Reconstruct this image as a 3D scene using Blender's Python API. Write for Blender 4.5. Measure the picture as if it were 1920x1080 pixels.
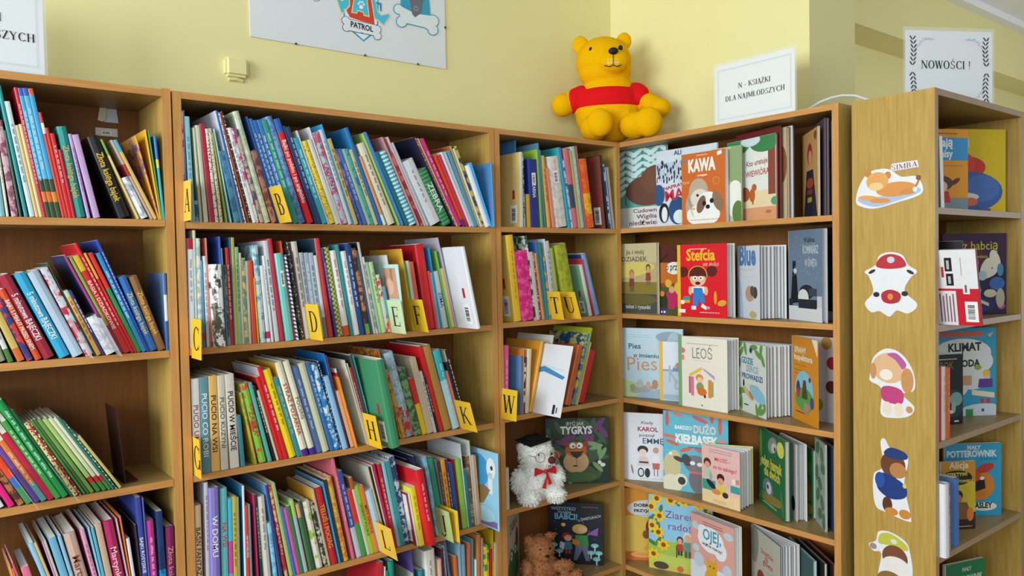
import bpy, bmesh, math, random
from mathutils import Matrix, Vector
for o in list(bpy.data.objects): bpy.data.objects.remove(o)
SC=bpy.context.scene; COL=SC.collection
random.seed(7)
# ---------------------------------------------------------------- camera
CAMR=((0.78326334,-0.6214045,-0.01884139),(0.03356032,0.01200047,0.99936465),(0.62078358,0.78339801,-0.03025406))
cd=bpy.data.cameras.new('camera'); cam=bpy.data.objects.new('camera',cd); COL.objects.link(cam)
r_,u_,f_=[Vector(v).normalized() for v in CAMR]
cam.matrix_world=Matrix(((r_.x,u_.x,-f_.x,-0.5626),(r_.y,u_.y,-f_.y,-2.0528),(r_.z,u_.z,-f_.z,1.4528),(0,0,0,1)))
cd.sensor_width=36; cd.lens=1468.5/1920*36; cd.clip_start=.02; cd.clip_end=60
SC.camera=cam
# ---------------------------------------------------------------- world, daylight, added fill lamps, exposure
w=bpy.data.worlds.new('room_light'); SC.world=w; w.use_nodes=True
w.node_tree.nodes['Background'].inputs[0].default_value=(.86,.95,1,1)
w.node_tree.nodes['Background'].inputs[1].default_value=.36
def area(name,loc,target,sx,sy,e,col):
    l=bpy.data.lights.new(name,'AREA'); l.shape='RECTANGLE'; l.size=sx; l.size_y=sy; l.energy=e; l.color=col
    o=bpy.data.objects.new(name,l); COL.objects.link(o); o.location=loc
    o.rotation_euler=(Vector(target)-Vector(loc)).to_track_quat('-Z','Y').to_euler(); return o
area('window_daylight',(-3.4,-1.3,2.0),(1.2,-.2,1.3),2.2,1.7,150,(.89,.97,1))
area('camera_side_fill',(-2.6,-4.2,2.1),(.8,0,1.3),2.2,1.7,66,(.89,.97,1))  # weaker fill lamp added from the camera side to lift the back wall
area('side_room_fill',(4.6,-2.4,1.5),(4.9,.2,2.7),1.6,1.2,19,(.89,.97,1))  # lamp added to brighten the far wall and the ceiling corner
SC.view_settings.view_transform='Standard'; SC.view_settings.look='None'
SC.view_settings.gamma=1; SC.view_settings.use_curve_mapping=False; SC.view_settings.exposure=0.17
# ---------------------------------------------------------------- helpers
def lin(h,k=1.0):
    if not isinstance(h,str): return tuple(h)
    o=[]
    for i in (0,2,4):
        c=int(h[i:i+2],16)/255
        c=c/12.92 if c<=.04045 else ((c+.055)/1.055)**2.4
        o.append(min(.86,c*k))
    return (o[0],o[1],o[2],1)
def nm(t,ty,**kw):
    n=t.nodes.new(ty)
    for k,v in kw.items(): setattr(n,k,v)
    return n
def mat(name,rough=.5,spec=.4):
    m=bpy.data.materials.new(name); m.use_nodes=True; b=m.node_tree.nodes['Principled BSDF']
    b.inputs['Roughness'].default_value=rough; b.inputs['Specular IOR Level'].default_value=spec
    return m,m.node_tree,b
def flat(name,h,rough=.5,spec=.4,k=1.0,noise=0.0,scale=40,bump=0.0):
    m,t,b=mat(name,rough,spec); c=lin(h,k)
    b.inputs['Base Color'].default_value=c
    tc=nm(t,'ShaderNodeTexCoord'); n=nm(t,'ShaderNodeTexNoise'); n.inputs['Scale'].default_value=scale; n.inputs['Detail'].default_value=3
    t.links.new(tc.outputs['Object'],n.inputs['Vector'])
    if noise:
        mx=nm(t,'ShaderNodeMixRGB'); mx.inputs[1].default_value=tuple(q*(1-noise) for q in c[:3])+(1,); mx.inputs[2].default_value=tuple(min(.9,q*(1+noise)) for q in c[:3])+(1,)
        t.links.new(n.outputs['Fac'],mx.inputs[0]); t.links.new(mx.outputs[0],b.inputs['Base Color'])
    if bump:
        bp=nm(t,'ShaderNodeBump'); bp.inputs['Strength'].default_value=bump; bp.inputs['Distance'].default_value=.004
        t.links.new(n.outputs['Fac'],bp.inputs['Height']); t.links.new(bp.outputs[0],b.inputs['Normal'])
    return m
def wood(name,h1,h2,axis=2,rough=.42,scale=9):
    m,t,b=mat(name,rough,.35)
    tc=nm(t,'ShaderNodeTexCoord'); mp=nm(t,'ShaderNodeMapping')
    s=[14*scale/9]*3; s[axis]=.9
    mp.inputs['Scale'].default_value=s
    n=nm(t,'ShaderNodeTexNoise'); n.inputs['Scale'].default_value=scale; n.inputs['Detail'].default_value=6; n.inputs['Roughness'].default_value=.6
    n2=nm(t,'ShaderNodeTexNoise'); n2.inputs['Scale'].default_value=2.2
    t.links.new(tc.outputs['Object'],mp.inputs[0]); t.links.new(mp.outputs[0],n.inputs['Vector']); t.links.new(tc.outputs['Object'],n2.inputs['Vector'])
    ad=nm(t,'ShaderNodeMath',operation='MULTIPLY_ADD'); ad.inputs[1].default_value=.75; t.links.new(n.outputs['Fac'],ad.inputs[0])
    ml=nm(t,'ShaderNodeMath',operation='MULTIPLY'); ml.inputs[1].default_value=.25; t.links.new(n2.outputs['Fac'],ml.inputs[0]); t.links.new(ml.outputs[0],ad.inputs[2])
    cr=nm(t,'ShaderNodeValToRGB'); cr.color_ramp.elements[0].position=.32; cr.color_ramp.elements[1].position=.68
    cr.color_ramp.elements[0].color=lin(h1); cr.color_ramp.elements[1].color=lin(h2)
    t.links.new(ad.outputs[0],cr.inputs[0]); t.links.new(cr.outputs[0],b.inputs['Base Color'])
    return m
def printed(name,pat,rough=.36):
    m,t,b=mat(name,rough,.42)
    a=nm(t,'ShaderNodeAttribute',attribute_name='Col')
    if pat=='plain':
        n=nm(t,'ShaderNodeTexNoise'); n.inputs['Scale'].default_value=60
        tc=nm(t,'ShaderNodeTexCoord'); t.links.new(tc.outputs['Object'],n.inputs['Vector'])
        mr=nm(t,'ShaderNodeMapRange'); mr.inputs[3].default_value=.93; mr.inputs[4].default_value=1.05; t.links.new(n.outputs['Fac'],mr.inputs[0])
        v=nm(t,'ShaderNodeVectorMath',operation='MULTIPLY'); t.links.new(a.outputs['Color'],v.inputs[0]); t.links.new(mr.outputs[0],v.inputs[1])
        t.links.new(v.outputs[0],b.inputs['Base Color']); return m
    a2=nm(t,'ShaderNodeAttribute',attribute_name='Col2')
    tc=nm(t,'ShaderNodeTexCoord'); oi=nm(t,'ShaderNodeObjectInfo')
    add=nm(t,'ShaderNodeVectorMath',operation='ADD'); t.links.new(tc.outputs['Object'],add.inputs[0]); t.links.new(oi.outputs['Random'],add.inputs[1])
    mx=nm(t,'ShaderNodeMixRGB'); t.links.new(a.outputs['Color'],mx.inputs[1]); t.links.new(a2.outputs['Color'],mx.inputs[2])
    if pat=='blot':
        n=nm(t,'ShaderNodeTexNoise'); n.inputs['Scale'].default_value=48; n.inputs['Detail'].default_value=4; n.inputs['Roughness'].default_value=.65
        t.links.new(add.outputs[0],n.inputs['Vector'])
        mr=nm(t,'ShaderNodeMapRange'); mr.inputs[1].default_value=.49; mr.inputs[2].default_value=.56; t.links.new(n.outputs['Fac'],mr.inputs[0]); t.links.new(mr.outputs[0],mx.inputs[0])
    elif pat=='dots':
        n=nm(t,'ShaderNodeTexVoronoi'); n.inputs['Scale'].default_value=170; t.links.new(add.outputs[0],n.inputs['Vector'])
        mr=nm(t,'ShaderNodeMath',operation='LESS_THAN'); mr.inputs[1].default_value=.36; t.links.new(n.outputs['Distance'],mr.inputs[0]); t.links.new(mr.outputs[0],mx.inputs[0])
    elif pat in('stripe','diag'):
        sp=nm(t,'ShaderNodeSeparateXYZ'); t.links.new(tc.outputs['Object'],sp.inputs[0])
        m1=nm(t,'ShaderNodeMath',operation='MULTIPLY'); m1.inputs[1].default_value=520 if pat=='stripe' else 620; t.links.new(sp.outputs['Z'],m1.inputs[0])
        src=m1
        if pat=='diag':
            m2=nm(t,'ShaderNodeMath',operation='MULTIPLY_ADD'); m2.inputs[1].default_value=420; t.links.new(sp.outputs['X'],m2.inputs[0]); t.links.new(m1.outputs[0],m2.inputs[2]); src=m2
        s=nm(t,'ShaderNodeMath',operation='SINE'); t.links.new(src.outputs[0],s.inputs[0])
        g=nm(t,'ShaderNodeMath',operation='GREATER_THAN'); g.inputs[1].default_value=.1; t.links.new(s.outputs[0],g.inputs[0]); t.links.new(g.outputs[0],mx.inputs[0])
    elif pat=='check':
        n=nm(t,'ShaderNodeTexChecker'); n.inputs['Scale'].default_value=150; t.links.new(tc.outputs['Object'],n.inputs['Vector']); t.links.new(n.outputs['Fac'],mx.inputs[0])
    t.links.new(mx.outputs[0],b.inputs['Base Color']); return m
PR={p:printed('printed_cover_'+p,p) for p in('plain','blot','dots','stripe','diag','check')}
INK=PR['plain']
def page_mat():
    m,t,b=mat('paper_pages',.8,.1)
    tc=nm(t,'ShaderNodeTexCoord'); sp=nm(t,'ShaderNodeSeparateXYZ'); t.links.new(tc.outputs['Object'],sp.inputs[0])
    n=nm(t,'ShaderNodeTexNoise'); n.noise_dimensions='1D'; n.inputs['Scale'].default_value=1400; t.links.new(sp.outputs['X'],n.inputs['W'])
    cr=nm(t,'ShaderNodeValToRGB'); cr.color_ramp.elements[0].position=.35; cr.color_ramp.elements[1].position=.6
    cr.color_ramp.elements[0].color=lin('b9b4a6'); cr.color_ramp.elements[1].color=lin('e9e6dc'); t.links.new(n.outputs['Fac'],cr.inputs[0]); t.links.new(cr.outputs[0],b.inputs['Base Color'])
    return m
PAGES=page_mat()
LEAF=flat('page_leaf_paper','e4e4e4',.7,.2,noise=.04)
BUILT=[]
class MB:
    def __init__(s): s.v=[]; s.f=[]; s.c=[]; s.m=[]
    def face(s,pts,col=(.8,.8,.8,1),mi=0):
        i=len(s.v); s.v+=[tuple(p) for p in pts]; s.f.append(tuple(range(i,i+len(pts)))); s.c.append(col); s.m.append(mi)
    def box(s,x0,y0,z0,x1,y1,z1,col=(.8,.8,.8,1),mi=0,fm=None):
        P=[(x0,y0,z0),(x1,y0,z0),(x1,y1,z0),(x0,y1,z0),(x0,y0,z1),(x1,y0,z1),(x1,y1,z1),(x0,y1,z1)]
        i=len(s.v); s.v+=P
        for k,q in enumerate(((0,3,2,1),(4,5,6,7),(0,1,5,4),(1,2,6,5),(2,3,7,6),(3,0,4,7))):
            s.f.append(tuple(i+j for j in q)); s.c.append(col); s.m.append(fm[k] if fm else mi)   # bottom,top,front,right,back,left
    def build(s,name,mats,parent=None,loc=(0,0,0),rot=(0,0,0),col2=None,smooth=False,attr=True):
        me=bpy.data.meshes.new(name); me.from_pydata(s.v,[],s.f)
        for m in (mats if isinstance(mats,(list,tuple)) else [mats]): me.materials.append(m)
        if any(s.m): me.polygons.foreach_set('material_index',s.m)
        if attr:
            ca=me.color_attributes.new('Col','FLOAT_COLOR','CORNER'); fl=[]
            for f,c in zip(s.f,s.c): fl+=list(c)*len(f)
            ca.data.foreach_set('color',fl)
            if col2:
                cb=me.color_attributes.new('Col2','FLOAT_COLOR','CORNER'); cb.data.foreach_set('color',list(col2)*(len(fl)//4))
        if smooth: me.polygons.foreach_set('use_smooth',[True]*len(me.polygons))
        me.update()
        o=bpy.data.objects.new(name,me); COL.objects.link(o); o.location=loc; o.rotation_euler=rot
        if parent: o.parent=parent
        BUILT.append(o)
        return o
def tag(o,label,cat,group=None):
    o['label']=label; o['category']=cat
    if group: o['group']=group
    return o
def thing(name,label,cat,loc=(0,0,0),rot=(0,0,0),group=None):
    o=bpy.data.objects.new(name,None); COL.objects.link(o); o.empty_display_size=.02; o.location=loc; o.rotation_euler=rot
    return tag(o,label,cat,group)
def struct(o): o['kind']='structure'; return o
# ---- lettering: glyph outlines of the built-in font turned into flat meshes, made once per string
TXT={}
def text(s,bold=0):
    k=(s,bold)
    if k in TXT: return TXT[k]
    cu=bpy.data.curves.new('lettering','FONT'); cu.body=s; cu.size=1; cu.offset=bold; cu.resolution_u=2; cu.fill_mode='BOTH'
    o=bpy.data.objects.new('lettering',cu); tmp.objects.link(o)
    dg=bpy.context.evaluated_depsgraph_get()
    me=bpy.data.meshes.new_from_object(o.evaluated_get(dg))
    vs=[(v.co.x,v.co.y) for v in me.vertices]; fs=[tuple(p.vertices) for p in me.polygons]
    bpy.data.meshes.remove(me); bpy.data.objects.remove(o); bpy.data.curves.remove(cu)
    if vs:
        x0=min(v[0] for v in vs); x1=max(v[0] for v in vs)
        vs=[(v[0]-x0,v[1]) for v in vs]; wd=x1-x0
    else: wd=0
    TXT[k]=(vs,fs,wd); return TXT[k]
tmp=COL
# ---- serif capitals as stroke polygons (cap height 1)
def _ln(x0,y0,x1,y1,w):
    h=w*.62; return [(x0-h,y0),(x0+h,y0),(x1+h,y1),(x1-h,y1)]
def _sr(x,y,w=.3,up=1): return [(x-w/2,y),(x+w/2,y),(x+w/2,y+.035*up),(x-w/2,y+.035*up)]
def _bar(x0,y,x1,t=.045): return [(x0,y-t/2),(x1,y-t/2),(x1,y+t/2),(x0,y+t/2)]
def _arc(cx,cy,rx,ry,a0,a1,tx=.16,ty=.055,n=14):
    P=[]
    for i in range(n):
        q=[]
        for a in (a0+(a1-a0)*i/n,a0+(a1-a0)*(i+1)/n):
            a=math.radians(a); q.append(((cx+rx*math.cos(a),cy+ry*math.sin(a)),(cx+(rx-tx)*math.cos(a),cy+(ry-ty)*math.sin(a))))
        P.append([q[0][0],q[1][0],q[1][1],q[0][1]])
    return P
def _stem(x,w=.12): return [_ln(x,0,x,1,w),_sr(x,0),_sr(x,1,.3,-1)]
def glyph(c):
    if c=='A': return [_ln(.1,0,.4,1,.05),_ln(.68,0,.4,1,.13),_bar(.2,.33,.6),_sr(.1,0,.26),_sr(.68,0,.3)],.8
    if c=='B': return _stem(.16)+_arc(.36,.76,.26,.24,-90,90)+_arc(.38,.26,.3,.27,-90,90)+[_bar(.16,.98,.38),_bar(.16,.52,.38),_bar(.16,.02,.4)],.76
    if c=='C': return _arc(.5,.5,.42,.52,48,312)+[_ln(.8,.72,.8,.98,.04),_ln(.8,.02,.8,.25,.04)],.92
    if c=='G': return _arc(.5,.5,.42,.52,48,330)+[_ln(.8,.72,.8,.98,.04),_ln(.82,.02,.82,.4,.12),_sr(.82,.4,.28)],1.0
    if c=='D': return _stem(.16)+_arc(.34,.5,.48,.5,-90,90)+[_bar(.16,.98,.36),_bar(.16,.02,.36)],.92
    if c=='E': return _stem(.16)+[_bar(.16,.98,.62),_bar(.16,.52,.5),_bar(.16,.02,.66),_ln(.61,.8,.61,1,.04),_ln(.66,0,.66,.22,.04),_ln(.5,.42,.5,.62,.035)],.76
    if c=='F': return _stem(.16)+[_bar(.16,.98,.62),_bar(.16,.52,.5),_ln(.61,.8,.61,1,.04),_ln(.5,.42,.5,.62,.035)],.7
    if c=='H': return _stem(.16)+_stem(.7)+[_bar(.16,.52,.7)],.88
    if c=='I': return _stem(.16),.34
    if c=='J': return [_ln(.3,.05,.3,1,.12),_sr(.3,1,.3,-1)]+_arc(.12,.02,.24,.25,200,355,.1,.06),.48
    if c=='K': return _stem(.16)+[_ln(.2,.42,.66,1,.06),_ln(.74,0,.34,.58,.13),_sr(.68,1,.26,-1),_sr(.76,0,.26)],.86
    if c in 'LŁ': return _stem(.16)+[_bar(.16,.02,.64),_ln(.64,0,.64,.24,.04)]+([[(.0,.38),(.0,.44),(.36,.64),(.36,.58)]] if c=='Ł' else []),.72
    if c=='M': return [_ln(.14,0,.14,1,.05),_ln(.54,.08,.16,1,.13),_ln(.54,.08,.9,1,.05),_ln(.92,0,.92,1,.12),_sr(.14,0,.26),_sr(.92,0,.3),_sr(.1,1,.2,-1),_sr(.96,1,.2,-1)],1.1
    if c=='N': return [_ln(.14,0,.14,1,.05),_ln(.78,0,.14,1,.14),_ln(.78,0,.78,1,.05),_sr(.14,0,.26),_sr(.1,1,.22,-1),_sr(.78,1,.26,-1)],.94
    if c=='O': return _arc(.46,.5,.42,.52,0,360,.16,.055,24),.96
    if c in 'SŚ': return _arc(.34,.75,.25,.26,30,265,.1,.05)+_arc(.34,.26,.28,.27,-150,92,.11,.05)+[_ln(.56,.74,.56,.98,.035),_ln(.08,.02,.08,.26,.035)]+([[(.3,1.08),(.36,1.08),(.46,1.26),(.36,1.26)]] if c=='Ś' else []),.7
    if c=='T': return [_ln(.36,0,.36,1,.12),_sr(.36,0,.3),_bar(.04,.98,.68),_ln(.04,.78,.04,1,.04),_ln(.68,.78,.68,1,.04)],.76
    if c=='U': return [_ln(.16,.3,.16,1,.12),_ln(.7,.3,.7,1,.05),_sr(.16,1,.3,-1),_sr(.7,1,.26,-1)]+_arc(.42,.3,.3,.32,180,360,.1,.05),.88
    if c=='W': return [_ln(.3,0,.08,1,.13),_ln(.3,0,.52,.95,.05),_ln(.76,0,.5,1,.13),_ln(.76,0,.98,1,.05),_sr(.06,1,.26,-1),_sr(.5,1,.26,-1),_sr(.98,1,.24,-1)],1.08
    if c=='Y': return [_ln(.38,0,.38,.48,.12),_ln(.38,.45,.08,1,.13),_ln(.38,.45,.68,1,.05),_sr(.38,0,.3),_sr(.08,1,.26,-1),_sr(.68,1,.24,-1)],.78
    if c in 'ZŻ': return [_bar(.06,.98,.62),_bar(.04,.02,.66),_ln(.1,0,.56,1,.13),_ln(.07,.8,.07,1,.04),_ln(.66,0,.66,.22,.04)]+([[(.3,1.08),(.42,1.08),(.42,1.2),(.3,1.2)]] if c=='Ż' else []),.74
    if c=='Ą':
        g,a=glyph('A'); return g+[[(.66,0),(.72,0),(.64,-.16),(.6,-.12)],[(.6,-.12),(.64,-.16),(.78,-.18),(.78,-.14)]],a
    if c=='–': return [_bar(.06,.38,.5,.06)],.58
    if c=='!': return [[(.1,.28),(.16,.28),(.19,1),(.07,1)],[(.08,0),(.18,0),(.18,.1),(.08,.1)]],.3
    return [],.34
def serif(s,track=.04):
    x=0; P=[]
    for c in s:
        g,a=glyph(c); P+=[[(q[0]+x,q[1]) for q in p] for p in g]; x+=a+track
    return P,x-track
# ---------------------------------------------------------------- measured book data
ROWS=[]
ROWS.append(('M1','wide bookcase top shelf',1.5752,'''0.0210 0.0040 0.0032 0.2784 -0.0030 0.2000 e8d8e0;m=blot:c8408a;
0.0253 0.0040 0.0032 0.2793 -0.0004 0.2000 77748c;t=e8e8ee;
0.0355 0.0040 0.0117 0.2646 0.0257 0.2050 8cc4d2;t=4a7a90;pale teal book, second right of the yellow A tab, wide bookcase top shelf
0.0482 0.0040 0.0082 0.0539 0.0362 0.1100 2a4a78;m=blot:8ab0c8;
0.0583 0.0040 0.0062 0.2377 0.0429 0.1958 b4b998;;thin pale green book, fourth right of the yellow A tab, wide bookcase top shelf
0.0691 0.0040 0.0105 0.2450 0.0607 0.2050 c5c4ac;;cream book, fifth right of the yellow A tab, wide bookcase top shelf
0.0829 0.0040 0.0124 0.2503 0.0722 0.1812 a8283f;;red book, sixth right of the yellow A tab, wide bookcase top shelf
0.0975 0.0040 0.0079 0.2387 0.0796 0.1874 d8cdb8;m=dots:6a5048;thin dotted beige book, fifth left of the tall blue grey-sided book, wide bookcase top shelf
0.1089 0.0040 0.0078 0.2407 0.0925 0.2050 cfc6ae;m=dots:8a7a6a;thin dotted cream book, fourth left of the tall blue grey-sided book, wide bookcase top shelf
0.1243 0.0040 0.0042 0.2314 0.1247 0.1877 8a9a3a;;
0.1356 0.0040 0.0035 0.2425 0.1527 0.2000 9fcad6;t=3a6a80;
0.1469 0.0040 0.0145 0.1869 0.1923 0.1375 4d8ba5;m=blot:2f6a8a;mottled blue book, first left of the tall blue grey-sided book, wide bookcase top shelf
0.1644 0.0040 0.0059 0.2930 0.2040 0.2050 3569ad;L=d8dbe4;tall blue grey-sided book on wide bookcase top shelf
0.1739 0.0040 0.0032 0.2902 0.2144 0.2000 e3dcc8;m=dots:8a4a5a;
0.1815 0.0040 0.0051 0.2909 0.2281 0.2050 8a3c30;;thin red book, second right of the tall blue grey-sided book, wide bookcase top shelf
0.1893 0.0040 0.0032 0.2948 0.2348 0.2000 26262a;m=dots:d8d8d8;
0.1946 0.0040 0.0094 0.2524 0.2412 0.1822 e6ebe2;t=3f8a5a;white book, fourth right of the tall blue grey-sided book, wide bookcase top shelf
0.2055 0.0040 0.0071 0.2525 0.2445 0.1895 c9d3d6;m=blot:c03a7a;
0.2153 0.0040 0.0095 0.2502 0.2521 0.1899 b9a58f;m=blot:5a4a6a;mottled beige book, fifth left of the yellow B tab, wide bookcase top shelf
0.2275 0.0040 0.0164 0.2993 0.2597 0.2050 c2cbb2;m=blot:a8b498;mottled pale green book, fourth left of the yellow B tab, wide bookcase top shelf
0.2470 0.0040 0.0150 0.1977 0.2697 0.1636 6b3a36;m=blot:a07060;mottled dark pink book, third left of the yellow B tab, wide bookcase top shelf
0.2656 0.0040 0.0050 0.2910 0.2819 0.2000 1d3f7a;;thin dark blue book, second left of the yellow B tab, wide bookcase top shelf
0.2728 0.0040 0.0090 0.2858 0.2872 0.2050 2f6cb3;t=c8dcf0;blue book, first left of the yellow B tab, wide bookcase top shelf
0.2829 0.0040 0.0102 0.2830 0.2882 0.2050 2a66aa;t=f0e8b0;blue book, first right of the yellow B tab, wide bookcase top shelf
0.2957 0.0040 0.0121 0.2855 0.2937 0.2050 3a77bd;t=e8f0f8;blue book, second right of the yellow B tab, wide bookcase top shelf
0.3092 0.0040 0.0138 0.2856 0.2955 0.2050 2f9a7e;t=d0f0e0;teal book, second left of the thick blue-topped red book, wide bookcase top shelf
0.3252 0.0040 0.0186 0.2974 0.2990 0.2050 6f9ac4;m=blot:4a70a8;mottled blue book, first left of the thick blue-topped red book, wide bookcase top shelf
0.3488 0.0040 0.0197 0.2938 0.3111 0.2050 d81e22;b=.87-1:2b5fae|T=Bajki_po_polsku_i_po_angielsku:f4f0ea|s=hard;thick blue-topped red book on wide bookcase top shelf
0.3723 0.0040 0.0062 0.2782 0.3192 0.2050 1f3a66;;thin dark blue book, first right of the thick blue-topped red book, wide bookcase top shelf
0.3799 0.0040 0.0106 0.2763 0.3216 0.2050 24406e;t=d0d8e4;dark blue book, second right of the thick blue-topped red book, wide bookcase top shelf
0.3934 0.0040 0.0149 0.2472 0.3287 0.2050 33a0b4;t=e0f0f0;teal book, second left of the yellow dotted book, wide bookcase top shelf
0.4101 0.0040 0.0036 0.2699 0.3308 0.2000 cfcabc;;
0.4148 0.0040 0.0182 0.2397 0.3323 0.1823 e2cf3c;m=dots:c07a30;yellow dotted book on wide bookcase top shelf
0.4345 0.0040 0.0119 0.2460 0.3315 0.2050 d5d2c4;;white book, first right of the yellow dotted book, wide bookcase top shelf
0.4475 0.0040 0.0040 0.2823 0.3221 0.2000 c9ccd0;;thin white book, second right of the yellow dotted book, wide bookcase top shelf
0.4521 0.0040 0.0210 0.2660 0.3176 0.2050 b5bcc8;m=blot:c05a78|T=AGENT:a83060;thick mottled light grey book, third right of the yellow dotted book, wide bookcase top shelf
0.4746 0.0040 0.0099 0.2765 0.3113 0.2050 c6ccd0;t=5a6a80;white book, fourth right of the yellow dotted book, wide bookcase top shelf
0.4863 0.0040 0.0039 0.2938 0.3141 0.2000 2f93c8;;
0.4922 0.0040 0.0124 0.2526 0.3190 0.2050 c9b060;t=4a3a20;olive book, sixth right of the yellow dotted book, wide bookcase top shelf
0.5099 0.0040 0.0086 0.2264 0.3366 0.1936 2d5296;m=blot:8a6aa0;
0.5219 0.0040 0.0116 0.2269 0.3461 0.1917 4f66a8;t=c8d0e8;blue book, fourth left of the tall blue hardback, wide bookcase top shelf
0.5359 0.0040 0.0107 0.2280 0.3512 0.1737 8ab8a0;;
0.5480 0.0040 0.0098 0.2295 0.3524 0.1768 3fa08f;m=blot:1d6a90;
0.5590 0.0040 0.0107 0.2285 0.3530 0.1699 c8bb90;t=3a3020;
0.5737 0.0040 0.0118 0.2954 0.3638 0.2050 1f6aa8;L=2a7ab4|s=hard;tall blue hardback on wide bookcase top shelf
0.5877 0.0040 0.0084 0.2116 0.3676 0.1543 e09868;b=0-.15:d8e4ea;
0.6035 0.0040 0.0252 0.2520 0.3927 0.1921 d9d2b8;t=4a4a40;thick cream book, second right of the tall blue hardback, wide bookcase top shelf
0.6371 0.0040 0.0070 0.2872 0.4118 0.2050 9fc26a;L=86ac52;thin green book, third right of the tall blue hardback, wide bookcase top shelf
0.6478 0.0040 0.0095 0.2930 0.4193 0.2050 3f86cc;;blue book, second left of the cyan striped book, wide bookcase top shelf
0.6628 0.0040 0.0124 0.2339 0.4344 0.1906 1f6a7c;;dark teal book, first left of the cyan striped book, wide bookcase top shelf
0.6779 0.0040 0.0253 0.2370 0.4381 0.1819 35a8bd;m=stripe:d8eef0;cyan striped book on wide bookcase top shelf
0.7063 0.0040 0.0065 0.2855 0.4372 0.2050 b88a90;L=b07a80;thin pale pink book, first right of the cyan striped book, wide bookcase top shelf
0.7174 0.0040 0.0096 0.2377 0.4492 0.1983 8a2f33;m=blot:b86a60;
0.7285 0.0040 0.0065 0.2892 0.4469 0.2050 d8a8ae;;
0.7374 0.0040 0.0082 0.2724 0.4509 0.2050 a9c4c8;L=a9c4c8;
0.7518 0.0040 0.0416 0.2129 0.4694 0.1676 d3d6da;t=5a5a62|s=hard;thick white book on wide bookcase top shelf
0.8011 0.0040 0.0311 0.1894 0.4794 0.1551 3f9a5c;m=stripe:2a6a40|T=ZEBRA:eef4ee;green striped book on wide bookcase top shelf
0.8408 0.0040 0.0032 0.3051 0.4946 0.2000 2a2840;;thin dark blue book, first right of the green striped book, wide bookcase top shelf
0.8455 0.0040 0.0040 0.3042 0.4963 0.2000 b04040;m=dots:e8d0c0;
0.8502 0.0040 0.0039 0.3010 0.4839 0.2000 b8b890;;
0.8549 0.0040 0.0168 0.2957 0.4764 0.2050 d02a78;t=f0c8d8;magenta book, fourth right of the green striped book, wide bookcase top shelf
0.8740 0.0040 0.0105 0.2431 0.4532 0.2038 d8432a;b=0-.1:4a3a70;red book, fifth right of the green striped book, wide bookcase top shelf
0.8861 0.0040 0.0119 0.2433 0.4447 0.1758 c83848;b=0-.1:c02030;
0.8996 0.0040 0.0094 0.2531 0.4366 0.2050 d9dade;;
0.9103 0.0040 0.0087 0.2544 0.4265 0.1962 a9c6d4;;
0.9201 0.0040 0.0132 0.2550 0.4118 0.2042 5a93b4;;blue book, ninth right of the green striped book, wide bookcase top shelf
0.9349 0.0040 0.0065 0.2733 0.4032 0.1972 b8a24a;L=a8602a;
0.9423 0.0040 0.0075 0.2656 0.3967 0.1930 d2d6d8;;
0.9507 0.0040 0.0084 0.2733 0.3902 0.2037 c6b03a;m=blot:2f2f2a;
0.9608 -0.0080 0.0114 0.2084 0.3727 0.1779 dfe2e6;;white book, third from the right end, wide bookcase top shelf
0.9734 -0.0140 0.0030 0.2176 0.3676 0.1627 2f9fdc;;
0.9740 -0.0260 0.0060 0.2062 0.0388 0.1703 4f86b8;L=4f86b8|s=hard;thin blue book, first from the right end, wide bookcase top shelf'''))
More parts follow.
